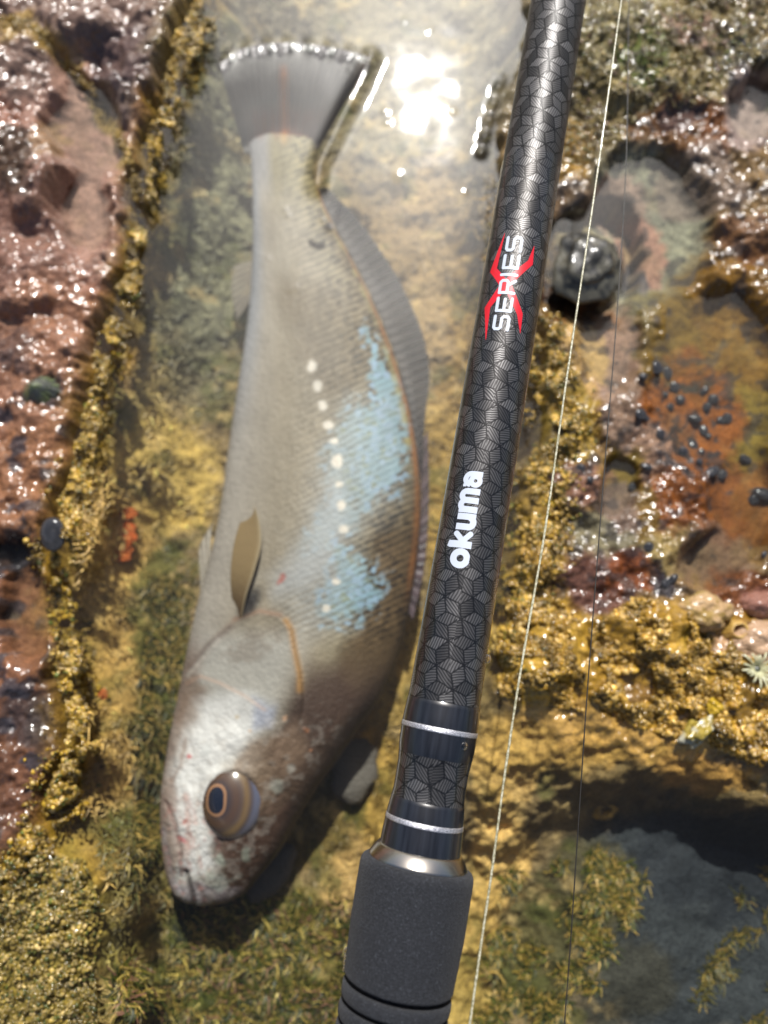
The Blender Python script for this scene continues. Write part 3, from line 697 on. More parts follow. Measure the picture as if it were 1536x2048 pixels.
# gill cover edge: dark slot and gold rim
dg = d_line(fpx, fpy, GILL)
fc = mixc(fc, S(186, 140, 84), np.exp(-(d_line(fpx, fpy, [(572, 1240), (584, 1262), (590, 1300), (600, 1350), (600, 1380)]) / 6) ** 2) * .9)
fc = mixc(fc, S(150, 112, 92), np.exp(-(d_line(fpx, fpy, [(470, 1240), (520, 1222), (560, 1230)]) / 6) ** 2) * .7)
fc = mixc(fc, S(176, 146, 128), np.exp(-(d_line(fpx, fpy, CHEEK[:5]) / 3.5) ** 2) * .7)
fc = mixc(fc, S(36, 30, 30), np.exp(-(np.hypot((fpx - 500 + (fpy - 1206) * .45) / 19, (fpy - 1206) / 34)) ** 4) * .97)
fc = mixc(fc, S(120, 98, 88), np.exp(-(d_line(fpx, fpy, [(384, 1335), (420, 1290), (462, 1252)]) / 9) ** 2) * .6)
fc = mixc(fc, S(216, 208, 198), np.exp(-(d_line(fpx, fpy, [(376, 1350), (410, 1312), (440, 1280)]) / 5) ** 2) * .6)
fc = mixc(fc, S(58, 46, 40), ss(fpy, 1330, 1420) * ss(vv + warp / 500, .84, .97) * .85)  # shade along the far back of the head, painted into the skin
# the row of pale dots along the lateral line
for cx, cy, rr in [(624, 733, 10), (635, 772, 10), (646, 810, 10), (657, 850, 11), (668, 882, 8), (674, 922, 11), (678, 968, 8), (683, 1011, 9), (688, 1058, 11), (672, 1163, 9), (653, 1216, 8)]:
    fc = mixc(fc, S(250, 240, 226), ss(np.hypot(fpx - cx + 2.2 * fbm(fpx / 9 + cx, fpy / 9, 2, 92), (fpy - cy) * (1 + .25 * math.sin(cy))) + 2.2 * fbm(fpx / 7, fpy / 7 + cy, 2, 93), rr * 1.25, rr * .55) * 1.0)
# root of the tail
ragged = vnoise(fpx / 7, fpy * 0, 99) * 34
fc = mixc(fc, S(158, 104, 76), ss(fpy + ragged, 296, 262) * .75)
fc = mixc(fc, S(134, 131, 128), ss(fpy + ragged, 254, 232) * .95)
fc = mixc(fc, S(196, 150, 84), np.exp(-((fpx - 568) / 7) ** 2) * ss(fpy, 300, 270) * .8)
brown = fbm(fpx / 90, fpy / 130, 4, 97)
fc = fc * (1 + .22 * brown + .07 * fbm(fpx / 22, fpy / 40, 3, 98))[..., None]
fc = np.clip(fc * np.array([.585, .575, .57]) * (1 + .34 * head * ss(vv, .6, .4))[..., None], .01, .9)
fring = len(ang)
ff = grid_faces(NS, fring, True)
fvv = np.concatenate([fv.reshape(-1, 3), mid[:1] + [[0, -.0008, 0]], mid[-1:]])
fcc = np.concatenate([fc.reshape(-1, 3), fc[0, :1], fc[-1, :1]])
n0 = NS * fring
cap = [(i, (i + 1) % fring, n0, n0) for i in range(fring)]
me = mesh_np('fish_body', fvv, ff, col=fcc, uv=np.concatenate([np.stack([fpx, fpy], -1).reshape(-1, 2) / 1000, [[0, 0], [0, 0]]]))
def mat_fish():
    q = NT('fish_skin')
    c = q.attr('Col').outputs['Color']
    uv = q.uv()
    vo = q.node('TexVoronoi'); vo.feature = 'F1'; vo.inputs['Scale'].default_value = 118; q.l.new(uv, vo.inputs['Vector'])
    n = q.noise(60, 3, .5, uv)
    b0 = q.bump(vo.outputs['Distance'], .5, .0004)
    b1 = q.bump(n, .4, .0008, b0)
    q.set(Base_Color=c, Roughness=.55, Normal=b0)
    q.p.inputs['Specular IOR Level'].default_value = .22
    return q.m
M_FISH = mat_fish()
body_o = obj('body', me, M_FISH, fish)
def local(o, parent):
    o.parent = parent
    o.matrix_parent_inverse = Matrix.Translation(parent.location).inverted()
body_o.parent = None; local(body_o, fish)
# close the two ends of the tube
endc = mesh_np('snout_tip', np.concatenate([fv[0], mid[:1] + [[0, -.0008, 0]]]), np.array([(i, (i + 1) % fring, fring) for i in range(fring)]), col=np.concatenate([fc[0], fc[0, :1]]))
local(obj('lip', endc, M_FISH), fish)

def sheet(name, left, right, zl, nseg=60, nw=24, ripple=0., col=None, thick=.0004, parent=None, mat=None, zfun=None, lab=None, ray=9., jag=0.):
    """a fin between two px polylines (root edge -> free edge), with rays as fine ridges"""
    A = catmull(np.asarray(left, float), nseg); B = catmull(np.asarray(right, float), nseg)
    u = np.linspace(0, 1, nw)[None, :, None]
    k = np.linspace(0, 1, nseg)[:, None, None]
    bj = B[:, None, :] + (A - B)[:, None, :] * jag * (.5 + .5 * np.sin(k * nseg * 1.9)) 
    P = A[:, None, :] * (1 - u) + bj * u
    uu = np.broadcast_to(u[..., 0], P.shape[:2]); kk = np.broadcast_to(k[..., 0], P.shape[:2])
    z = zfun(uu, kk) + ripple * np.sin(kk * ray * 2 * np.pi)
    w3 = un(P[..., 0], P[..., 1], z)
    w3b = w3.copy(); w3b[..., 2] -= thick
    c = col(uu, kk, P[..., 0], P[..., 1])
    n = nseg * nw; f = grid_faces(nseg, nw)
    idx = np.arange(n).reshape(nseg, nw)
    rim = np.concatenate([idx[0], idx[1:, -1], idx[-1, -2::-1], idx[-2:0:-1, 0]])
    r2 = np.roll(rim, -1)
    side = np.stack([rim, r2, r2 + n, rim + n], -1)
    me = mesh_np(name, np.concatenate([w3.reshape(-1, 3), w3b.reshape(-1, 3)]), np.concatenate([f[:, ::-1], f + n, side]), col=np.concatenate([c.reshape(-1, 3)] * 2))
    o = obj(name, me, mat)
    local(o, parent)
    if lab: o['label'] = lab
    return o

def mat_fin(name, alpha, rough=.35):
    q = NT(name)
    q.set(Base_Color=q.attr('Col').outputs['Color'], Roughness=rough, Alpha=alpha, Coat_Weight=above_water(q), Coat_Roughness=.24, Coat_Normal=facets(q, 700, .34))
    q.p.inputs['Specular IOR Level'].default_value = .15
    q.set(Normal=q.bump(q.noise(400, 2, .5, q.obj()), .4, .0006))
    return q.m
M_FIN = mat_fin('fin_membrane', .80); M_FIN2 = mat_fin('fin_clear', .62); M_TAIL = mat_fin('tail_membrane', .88)
M_PEC = mat_fin('pectoral_membrane', .95)

def tail_col(u, k, px, py):
    c = np.empty(u.shape + (3,)); c[:] = S(134, 131, 128)
    c = mixc(c, S(166, 100, 70), ss(u, .52, .30) * ss(k, .05, .3) * ss(k, 1, .7) * (.5 + .5 * vnoise(k * 40, u * 3, 101)))
    c = mixc(c, S(232, 132, 20), np.exp(-((px - 568 - (py - 200) * .02) / 8) ** 2) * ss(py, 120, 160))
    c = mixc(c, S(96, 74, 62), ss(k, .9, 1.) * .8)  # water shading at the fin's right border, painted as darker colour
    c = c * (1 + .10 * np.sin(k * 22 * 2 * np.pi + 1.5 * np.sin(k * 13)) + .22 * fbm(k * 9, u * 3, 3, 102) + .10 * fbm(px / 9, py / 9, 2, 103))[..., None]
    return np.clip(c * .8, .01, .9)
sheet('tail_fin', [(488, 306), (530, 312), (565, 314), (600, 310), (637, 296)], [(437, 128), (478, 100), (566, 84), (650, 92), (744, 112)], 0, 160, 46, .00012, tail_col,
      .0006, fish, M_TAIL, zfun=lambda u, k: FZ + .0226 * ss(u, -.05, .99) + .0004 * np.sin(k * 31 + 1.3 * np.sin(k * 17)) * u ** 3, ray=22)
def dors_col(u, k, px, py):
    c = np.empty(u.shape + (3,)); c[:] = S(112, 108, 106)
    st = .5 + .5 * np.sin(k * 34 * 2 * np.pi + u * 2.0)
    c = mixc(c, S(34, 31, 32), st * ss(u, .15, .5) * (.6 + .4 * vnoise(k * 25, u * 2, 104)))
    return np.clip(c * .8, .01, .9)
sheet('dorsal_fin', [(634, 378), (664, 440), (704, 515), (746, 600), (782, 690), (808, 770), (828, 860), (838, 940)],
      [(652, 372), (706, 425), (764, 500), (815, 588), (852, 680), (862, 748), (852, 830), (846, 940)], 0, 240, 24, .0002, dors_col, .0004, fish, M_FIN, zfun=lambda u, k: FZ + .001 + .003 * u, ray=34, jag=.10)
def spiny_col(u, k, px, py):
    c = np.empty(u.shape + (3,)); c[:] = S(104, 88, 92)
    return np.clip(c * (.8 + .3 * np.sin(k * 60))[..., None] * .8, .01, .9)
sheet('folded_dorsal_fin', [(836, 900), (842, 980), (840, 1065), (832, 1140), (818, 1225)], [(856, 860), (858, 970), (856, 1060), (848, 1140), (826, 1240)], 0, 90, 8, .0002, spiny_col, .0006, fish, M_FIN, zfun=lambda u, k: FZ + .002 + 0 * u, ray=20, lab='spiny dorsal fin folded flat along the back')
def pale_col(u, k, px, py):
    c = np.empty(u.shape + (3,)); c[:] = S(170, 160, 146)
    return np.clip(c * (.85 + .2 * np.sin(k * 50))[..., None] * .8, .01, .9)
sheet('anal_fin', [(502, 600), (504, 560), (506, 520)], [(474, 640), (462, 580), (468, 530)], 0, 40, 12, .0002, pale_col, .0004, fish, M_FIN2, zfun=lambda u, k: FZ - .004 - .004 * u, ray=8)
sheet('pelvic_fin', [(396, 1220), (408, 1180), (418, 1140)], [(402, 1170), (400, 1090), (424, 1048)], 0, 40, 14, .0002, pale_col, .0004, fish, M_FIN, zfun=lambda u, k: FZ - .002 - .003 * u, ray=6)
def pec_col(u, k, px, py):
    c = np.empty(u.shape + (3,)); c[:] = S(140, 118, 84)
    c = mixc(c, S(86, 64, 40), ss(py, 1130, 1230) * .8)
    c = mixc(c, S(176, 160, 130), ss(u, .8, 1.) * .6)
    return np.clip(c * (.9 + .14 * np.sin(u * 12 * 2 * np.pi))[..., None] * .8, .01, .9)
fzc = FZ + .0185
sheet('pectoral_fin', [(472, 1238), (463, 1190), (462, 1130), (472, 1070), (486, 1030), (502, 1000)], [(482, 1240), (491, 1196), (509, 1140), (522, 1085), (517, 1038), (504, 999)], 0, 60, 30, 0., pec_col, .0006, fish, M_PEC,
      zfun=lambda u, k: FZ + .0100 + .0045 * np.sin(k * np.pi) + .004 * u + .0045 * (1 - k), ray=1)

# eye: ball, iris ring and pupil, looking a little towards the belly side
eye_r = .0112
ec = un(466, 1596, FZ + .0125); ec[2] = FZ + .0128
nu, nv = 64, 40
uu, vv2 = np.meshgrid(np.linspace(0, 2 * np.pi, nu, endpoint=False), np.linspace(0, np.pi * .62, nv))
look = np.array([-.40, .02, 1.0]); look /= np.linalg.norm(look)
t1 = np.cross([0, 1, 0], look); t1 /= np.linalg.norm(t1); t2 = np.cross(look, t1)
def cap_pts(a, phi, r): return ec + r * (np.sin(a)[..., None] * (np.cos(phi)[..., None] * t1 + np.sin(phi)[..., None] * t2) + np.cos(a)[..., None] * look)
ev = cap_pts(vv2, uu, eye_r); ev[..., 1] = ec[1] + (ev[..., 1] - ec[1]) * 1.12; ev[..., 0] = ec[0] + (ev[..., 0] - ec[0]) * .93; ev[..., 2] = ec[2] + (ev[..., 2] - ec[2]) * .62
deg = np.degrees(vv2)
ecol = np.empty(deg.shape + (3,)); ecol[:] = S(66, 56, 58)
ecol = mixc(ecol, S(92, 68, 54), ss(deg, 20, 34) * ss(deg, 64, 40)); ecol = mixc(ecol, S(70, 62, 70), ss(deg, 36, 50))
ecol = mixc(ecol, S(140, 112, 76), np.exp(-((deg - 54) / 8) ** 2) * ss(np.cos(uu), -.4, .5) * .8); ecol = mixc(ecol, S(112, 116, 140), ss(deg, 60, 74) * .9)
ecol = mixc(ecol, S(60, 48, 44), ss(deg, 84, 100) * .8)
M_EYE = mat_vcol('eye_cornea', .15, 1., .02)
eo = obj('eye', mesh_np('eye', ev, grid_faces(nv, nu, True), col=ecol * .75), M_EYE); local(eo, fish)
def eyedisc(name, a0, a1, lift, c, mat, sx=1., n=48):
    a = np.linspace(a0, a1, 6)[:, None]; ph = np.linspace(0, 2 * np.pi, n, endpoint=False)[None, :]
    a, ph = np.broadcast_arrays(a, ph)
    aa = a * np.sqrt((np.cos(ph) * sx) ** 2 + np.sin(ph) ** 2)
    v = cap_pts(aa, ph, eye_r); v[..., 2] = ec[2] + (v[..., 2] - ec[2]) * .62 + lift
    o = obj(name, mesh_np(name, v, grid_faces(6, n, True), col=np.broadcast_to(c, v.shape)), mat)
    o.parent = eo
    return o
eo_inv = Matrix.Translation(fish.location).inverted()
for nm, a0, a1, lift, c, sx in [('iris', .26, .45, .00012, S(172, 126, 92) * .7, .72), ('pupil', .0, .36, .00022, S(14, 20, 36), .68)]:
    o = eyedisc(nm, a0, a1, lift, c, M_EYE, sx)
    o.matrix_parent_inverse = Matrix.Identity(4)
eo.matrix_parent_inverse = eo_inv

# ------------------------------------------------------------------ the fishing rod
A_PX, A_PY, A_D = 1117.0, 0.0, .205
B_PX, B_PY, B_D = 913.0, 1250.0, .170
PA = und(A_PX, A_PY, A_D); PB = und(B_PX, B_PY, B_D)
ax = (PB - PA); ax /= np.linalg.norm(ax)                     # points down the rod towards the grip
def axis_at(py):
    """point of the rod's axis that shows at photograph row py"""
    k = (CY - np.asarray(py, float)) / F
    yc0 = PA[1] * CT + (PA[2] - H) * ST; zc0 = -PA[1] * ST + (PA[2] - H) * CT
    ya = ax[1] * CT + ax[2] * ST; za = -ax[1] * ST + ax[2] * CT
    s = (-k * zc0 - yc0) / (ya + k * za)
    return PA + s[..., None] * ax, s
_m = axis_at(np.array(850.))[0]
NZ = np.array([0, 0, H]) - _m; NZ -= ax * NZ.dot(ax); NZ /= np.linalg.norm(NZ)     # side of the rod that faces the camera
NX = np.cross(ax, NZ); NX /= np.linalg.norm(NX)                                   # across the rod
if NX[0] < 0: NX = -NX
COSA = math.cos(math.atan2(abs(B_PX - A_PX), B_PY - A_PY))
PROF = np.array([(-2400, 74), (-1200, 92), (0, 113.5), (335, 120), (700, 128), (1000, 135), (1250, 142.5), (1340, 146), (1395, 148), (1412, 151), (1440, 155.5), (1462, 156.5), (1490, 155.5), (1512, 152), (1530, 148.5), (1560, 147.5), (1588, 148.5),
                 (1605, 153), (1625, 158), (1645, 161), (1670, 165), (1690, 167), (1712, 168)], float)
def rad(py):
    p, s = axis_at(py)
    w = np.interp(py, PROF[:, 0], PROF[:, 1])
    d = depth(p)
    return w * COSA / 2 * d / F * .985
rod = empty('fishing_rod', 'black carbon fishing rod with white lettering and foam grip held over the fish', 'fishing rod', tuple(axis_at(np.array(1700.))[0]))
def lathe(name, prof, mat, n=96, uvs=1.0, part_of=rod, caps=False):
    """prof: list of (py, radius in m)"""
    py = np.array([p[0] for p in prof], float); r = np.array([p[1] for p in prof], float)
    c, s = axis_at(py)
    ph = np.linspace(0, 2 * np.pi, n + 1)
    v = c[:, None, :] + r[:, None, None] * (np.sin(ph)[None, :, None] * NX + np.cos(ph)[None, :, None] * NZ)
    uvv = np.stack(np.broadcast_arrays((ph * .0072)[None, :], s[:, None]), -1)
    me = mesh_np(name, v, grid_faces(len(py), n + 1)[:, ::-1], uv=uvv)
    o = obj(name, me, mat)
    if part_of is not None: local(o, part_of)
    return o

def mat_weave(name, coat, rough, bright, edge):
    q = NT(name)
    uv = q.uv()
    # slight irregularity of the woven cloth
    nz = q.node('TexNoise'); nz.inputs['Scale'].default_value = 160; q.l.new(uv, nz.inputs['Vector'])
    wob = q.vmath('MULTIPLY', q.vmath('SUBTRACT', nz.outputs['Color'], (.5, .5, .5)), (.0011, .0011, 0))
    p = q.vmath('ADD', uv, wob)
    vr = q.node('VectorRotate'); vr.rotation_type = 'Z_AXIS'; vr.inputs['Angle'].default_value = .22; q.l.new(p, vr.inputs['Vector'])
    p = q.vmath('MULTIPLY', vr.outputs[0], (1 / .0055, 1 / .0055, 0))
    r3 = math.sqrt(3)
    def hexc(pt):
        return q.vmath('SUBTRACT', q.vmath('MODULO', q.vmath('ADD', pt, (200., 200 * r3, 0)), (1, r3, 1)), (.5, r3 / 2, 0))
    a = hexc(p); b = hexc(q.vmath('ADD', p, (.5, r3 / 2, 0)))
    la = q.vmath('DOT_PRODUCT', a, a); lb = q.vmath('DOT_PRODUCT', b, b)
    sel = q.math('LESS_THAN', la, lb)
    mx = q.node('Mix', data_type='VECTOR'); q.l.new(sel, mx.inputs[0]); q.l.new(b, mx.inputs[4]); q.l.new(a, mx.inputs[5])
    g = mx.outputs[1]
    sx = q.node('SeparateXYZ'); q.l.new(g, sx.inputs[0])
    angv = q.math('ARCTAN2', sx.outputs[0], sx.outputs[1])
    k = q.math('FLOOR', q.math('MULTIPLY', q.math('ADD', angv, math.pi), 3 / (2 * math.pi)))   # 0,1,2
    # hatch direction per rhombus
    hd = q.math('MULTIPLY_ADD', k, 2 * math.pi / 3, math.pi / 3 + .52)
    co = q.math('ADD', q.math('MULTIPLY', sx.outputs[0], q.math('COSINE', hd)), q.math('MULTIPLY', sx.outputs[1], q.math('SINE', hd)))
    hat = q.math('SINE', q.math('MULTIPLY', co, 2 * math.pi * 10.0))
    hat = q.math('MULTIPLY_ADD', hat, .5, .5)
    # seams: spokes every 120 degrees and the six edges of the cell
    d = None
    for t in (0, 1, 2):
        th_ = -math.pi + t * 2 * math.pi / 3
        dx, dy = math.sin(th_), math.cos(th_)
        perp = q.math('ABSOLUTE', q.math('ADD', q.math('MULTIPLY', sx.outputs[0], dy), q.math('MULTIPLY', sx.outputs[1], -dx)))
        alo = q.math('ADD', q.math('MULTIPLY', sx.outputs[0], dx), q.math('MULTIPLY', sx.outputs[1], dy))
        e = q.math('ADD', perp, q.math('MULTIPLY', q.math('LESS_THAN', alo, 0.), 1.0))
        d = e if d is None else q.math('MINIMUM', d, e)
    for t in range(3):
        th_ = t * math.pi / 3
        alo = q.math('ABSOLUTE', q.math('ADD', q.math('MULTIPLY', sx.outputs[0], math.cos(th_)), q.math('MULTIPLY', sx.outputs[1], math.sin(th_))))
        d = q.math('MINIMUM', d, q.math('SUBTRACT', .5, alo))
    seam = q.node('MapRange'); seam.interpolation_type = 'SMOOTHSTEP'; q.l.new(d, seam.inputs['Value'])
    seam.inputs['From Min'].default_value = .012; seam.inputs['From Max'].default_value = .05
    # each rhombus gets its own base tone, standing in for fibre catching light
    wn_ = q.node('TexWhiteNoise'); wn_.noise_dimensions = '3D'
    idv = q.vmath('ADD', q.vmath('SUBTRACT', p, g), (0, 0, 0))
    fl = q.vmath('SNAP', q.vmath('ADD', idv, (.13, .17, 0)), (.25, .25, 1))
    cmb = q.node('CombineXYZ'); q.l.new(k, cmb.inputs[2]); 
    q.l.new(q.vmath('ADD', fl, cmb.outputs[0]), wn_.inputs['Vector'])
    lit = q.math('MULTIPLY_ADD', wn_.outputs['Value'], 1.1, .45)
    kk = q.math('ADD', lit, q.math('MULTIPLY', q.math('COMPARE', k, 1., .1), .35))
    val = q.math('MULTIPLY', q.math('MULTIPLY_ADD', hat, bright, edge), kk)
    val = q.math('MULTIPLY', val, q.math('MULTIPLY_ADD', seam.outputs[0], .85, .15))
    cc = q.node('CombineColor'); q.l.new(q.math('MULTIPLY', val, 1.03), cc.inputs[0]); q.l.new(val, cc.inputs[1]); q.l.new(q.math('MULTIPLY', val, 1.0), cc.inputs[2])
    hb = q.bump(q.math('MULTIPLY', hat, seam.outputs[0]), .25, .00008)
    q.set(Base_Color=cc.outputs[0], Roughness=rough, Metallic=.55, Normal=hb, Coat_Weight=coat, Coat_Roughness=.03)
    q.p.inputs['Specular IOR Level'].default_value = .4
    return q.m
M_WEAVE = mat_weave('woven_carbon_gloss', 1.0, .40, .070, .016)
M_WEAVE_M = mat_weave('woven_carbon_matt', .12, .42, .052, .034)

pyl = lambda a, b, n: np.linspace(a, b, n)
lathe('tip_section', [(-1301., .0003), (-1300.5, float(rad(np.array(-1300.))) * .9)] + [(p, float(rad(np.array(p))) * .985) for p in pyl(-1300, 335, 60)], M_WEAVE_M)
lathe('blank', [(p, float(rad(np.array(p)))) for p in np.concatenate([[333.9], pyl(334, 1403, 60)])], M_WEAVE)
M_WRAP = mat_plain('black_epoxy_thread', (.006, .007, .010), .25, 0, 1., .015)
q = NT('black_epoxy_thread'); uvn = q.uv()
thr = q.math('MULTIPLY_ADD', q.math('SINE', q.math('MULTIPLY', q.node('SeparateXYZ').outputs[0], 1.0)), .5, .5)
mp = q.node('Mapping'); mp.inputs['Scale'].default_value = (900, 60, 1); q.l.new(uvn, mp.inputs[0])
strk = q.noise(1.0, 3, .6, mp.outputs[0])
q.set(Base_Color=q.ramp(strk, [(.3, (.003, .003, .004)), (.7, (.016, .018, .024))]), Roughness=.3, Coat_Weight=1., Coat_Roughness=.015, Coat_IOR=1.55, Coat_Normal=q.bump(strk, .22, .0002))
M_WRAP = q.m
lathe('thread_wrap', [(p, float(rad(np.array(p))) * (1.004 if 1404 < p < 1513 else .99)) for p in [1402, 1403.5, 1405, 1412, 1420, 1428, 1436, 1444, 1452, 1462, 1472, 1482, 1490, 1500, 1508, 1513, 1514.5, 1516]], M_WRAP)
lathe('blank_window', [(p, float(rad(np.array(p)))) for p in pyl(1512, 1600, 24)], M_WEAVE)
lathe('thread_wrap', [(p, float(rad(np.array(p))) * (1.004 if 1598 < p < 1712 else .99)) for p in [1596, 1597.5, 1599, 1606, 1614, 1622, 1630, 1638, 1646, 1655, 1665, 1676, 1688, 1700, 1708]], M_WRAP)
q = NT('silver_thread'); mp = q.node('Mapping'); mp.inputs['Scale'].default_value = (2600, 5200, 1); q.l.new(q.uv(), mp.inputs[0])
sn_ = q.noise(1.0, 2, .6, mp.outputs[0])
q.set(Base_Color=q.ramp(sn_, [(.3, (.22, .22, .25)), (.6, (.75, .75, .8))]), Metallic=.7, Roughness=.35, Normal=q.bump(sn_, .8, .0002), Coat_Weight=.8)
M_SILVER = q.m
for c0 in (1457, 1641):
    lathe('trim_ring', [(c0 + dpy, float(rad(np.array(c0 + dpy))) * f) for dpy, f in [(-5.2, .99), (-5, 1.009), (-3, 1.013), (0, 1.014), (3, 1.013), (5, 1.009), (5.2, .99)]], M_SILVER)
R0 = float(rad(np.array(1700.)))
q = NT('brushed_steel'); mp = q.node('Mapping'); mp.inputs['Scale'].default_value = (40, 9000, 1); q.l.new(q.uv(), mp.inputs[0])
bn = q.noise(1, 2, .5, mp.outputs[0])
q.set(Base_Color=(.50, .47, .42), Metallic=1., Roughness=.22, Normal=q.bump(bn, .15, .0001)); M_STEEL = q.m
lathe('winding_check', [(1695, R0 * 1.0), (1695.5, R0 * 1.035), (1698, R0 * 1.06), (1701, R0 * 1.09), (1718, R0 * 1.215), (1722, R0 * 1.225), (1726, R0 * 1.21), (1728, R0 * 1.0)], M_STEEL)
GW = lambda py: float(np.interp(py, [1720, 1780, 1850, 1950, 2050, 2400, 3000], [238, 239, 239, 230, 229, 232, 232])) * COSA / 2 * float(depth(axis_at(np.array(float(py)))[0])) / F * .975
gp = []
for p, f in [(1722, .80), (1722.5, .86), (1724, .92), (1728, .965), (1734, .99), (1742, 1.0)]: gp.append((p, GW(p) * f))
for p in np.linspace(1750, 1955, 16): gp.append((p, GW(p)))
for p, f in [(1958, 1.), (1961, .992), (1963, .975), (1964, .94), (1964.2, .80)]: gp.append((p, GW(p) * f))
q = NT('eva_foam'); o_ = q.obj()
fn = q.noise(2600, 3, .7, o_); fn2 = q.noise(700, 2, .5, o_)
fcol = q.ramp(fn, [(.35, (.008, .009, .0115)), (.60, (.020, .022, .028)), (.78, (.085, .095, .115))])
q.set(Base_Color=fcol, Roughness=.85, Normal=q.bump(fn, .7, .0005)); q.p.inputs['Specular IOR Level'].default_value = .35
q.p.inputs['Sheen Weight'].default_value = .06; q.p.inputs['Sheen Roughness'].default_value = .4
M_EVA = q.m
lathe('foam_grip', gp, M_EVA, n=128)
lathe('grip_core', [(p, GW(p) * .80) for p in np.linspace(1950, 2440, 12)], M_EVA, n=64)
for a0 in (1976, 2017, 2058, 2099):
    b0 = a0 + 30
    lathe('grip_ring', [(p, GW(p) * f) for p, f in [(a0 - .2, .80), (a0, .94), (a0 + 1, .975), (a0 + 3, .993), (a0 + 7, 1.0), (a0 + 15, 1.002), (b0 - 7, 1.0), (b0 - 3, .993), (b0 - 1, .975), (b0, .94), (b0 + .2, .80)]], M_EVA, n=128)
lathe('rear_grip', [(p, GW(p) * f) for p, f in [(2139.8, .80), (2140, .94), (2142, .98), (2148, 1.0), (2300, 1.0), (2430, 1.0), (2438, .98), (2440, .9), (2440.5, .01)]], M_EVA, n=128)

# lettering: outlines as distance fields in rod pixels, cut by marching squares and bent round the blank
def rod_point(apx, wpx, lift):
    """apx: photograph row of the axis, wpx: pixels across (right +)"""
    apx = np.asarray(apx, float); want = apx.copy()
    for _ in range(4):
        c, s = axis_at(apx)
        r = rad(apx) + lift
        w = wpx * COSA * (depth(c) - r * .8) / F
        ph = np.arcsin(np.clip(w / r, -.97, .97))
        p = c + r[..., None] * (np.sin(ph)[..., None] * NX + np.cos(ph)[..., None] * NZ)
        _, shown = topx(c[..., 0] + r * NZ[0], c[..., 1] + r * NZ[1], c[..., 2] + r * NZ[2])
        apx = apx + (want - shown)
    return p

def seg_sd(x, y, x0, y0, x1, y1, r0, r1=None, sq=False):
    r1 = r0 if r1 is None else r1
    ex, ey = x1 - x0, y1 - y0; L2 = ex * ex + ey * ey + 1e-9
    t = ((x - x0) * ex + (y - y0) * ey) / L2
    tc = np.clip(t, 0, 1)
    if sq:
        L = math.sqrt(L2)
        perp = np.abs((x - x0) * ey - (y - y0) * ex) / L
        alo = np.maximum(-t, t - 1) * L
        return np.maximum(perp - r0, alo)
    return np.hypot(x - x0 - ex * tc, y - y0 - ey * tc) - (r0 + (r1 - r0) * tc)

def marching(sd, gx, gy):
    """inside polygons of sd<0 on a grid, one fan of triangles per cell"""
    ny, nx = sd.shape; verts = []; tris = []; key = {}
    def vid(p):
        k = (round(p[0] * 500), round(p[1] * 500))
        if k not in key: key[k] = len(verts); verts.append(p)
        return key[k]
    for j, i in zip(*np.nonzero((np.minimum(np.minimum(sd[:-1, :-1], sd[1:, :-1]), np.minimum(sd[:-1, 1:], sd[1:, 1:])) < 0))):
        cs_ = [(j, i), (j, i + 1), (j + 1, i + 1), (j + 1, i)]
        poly = []
        for a in range(4):
            (j0, i0), (j1, i1) = cs_[a], cs_[(a + 1) % 4]
            s0, s1 = sd[j0, i0], sd[j1, i1]
            if s0 < 0: poly.append((gx[i0], gy[j0]))
            if (s0 < 0) != (s1 < 0):
                t = s0 / (s0 - s1); poly.append((gx[i0] + (gx[i1] - gx[i0]) * t, gy[j0] + (gy[j1] - gy[j0]) * t))
        ids = [vid(p) for p in poly]
        for a in range(1, len(ids) - 1):
            if len({ids[0], ids[a], ids[a + 1]}) == 3: tris.append((ids[0], ids[a], ids[a + 1]))
    return np.array(verts), np.array(tris)

def decal(name, sdfun, bounds, mapper, mat, step=.6, label=None):
    x0, x1, y0, y1 = bounds
    gx = np.arange(x0, x1, step); gy = np.arange(y0, y1, step)
    gxx, gyy = np.meshgrid(gx, gy)
    v, t = marching(sdfun(gxx, gyy), gx, gy)
    p3 = mapper(v[:, 0], v[:, 1])
    # make the faces look outwards
    n = np.cross(p3[t[:, 1]] - p3[t[:, 0]], p3[t[:, 2]] - p3[t[:, 0]])
    if n[:, 2].sum() < 0: t = t[:, ::-1]
    o = obj(name, mesh_np(name, p3, t), mat); local(o, rod)
    if label: o['label'] = label
    return o

def strokes(lst, r, sq=False):
    def f(x, y):
        d = np.full(x.shape, 1e9)
        for s in lst:
            for k in range(len(s) - 1): d = np.minimum(d, seg_sd(x, y, *s[k], *s[k + 1], r))
        return d
    return f
def arc(cx, cy, rx, ry, a0, a1, n=14): return [(cx + rx * math.cos(math.radians(a)), cy + ry * math.sin(math.radians(a))) for a in np.linspace(a0, a1, n)]

M_WHITE = mat_plain('white_print', S(186, 194, 208), .35, 0, .6, .05)
M_RED = mat_plain('red_print', S(205, 14, 34) * 1.0, .35, 0, .8, .05)
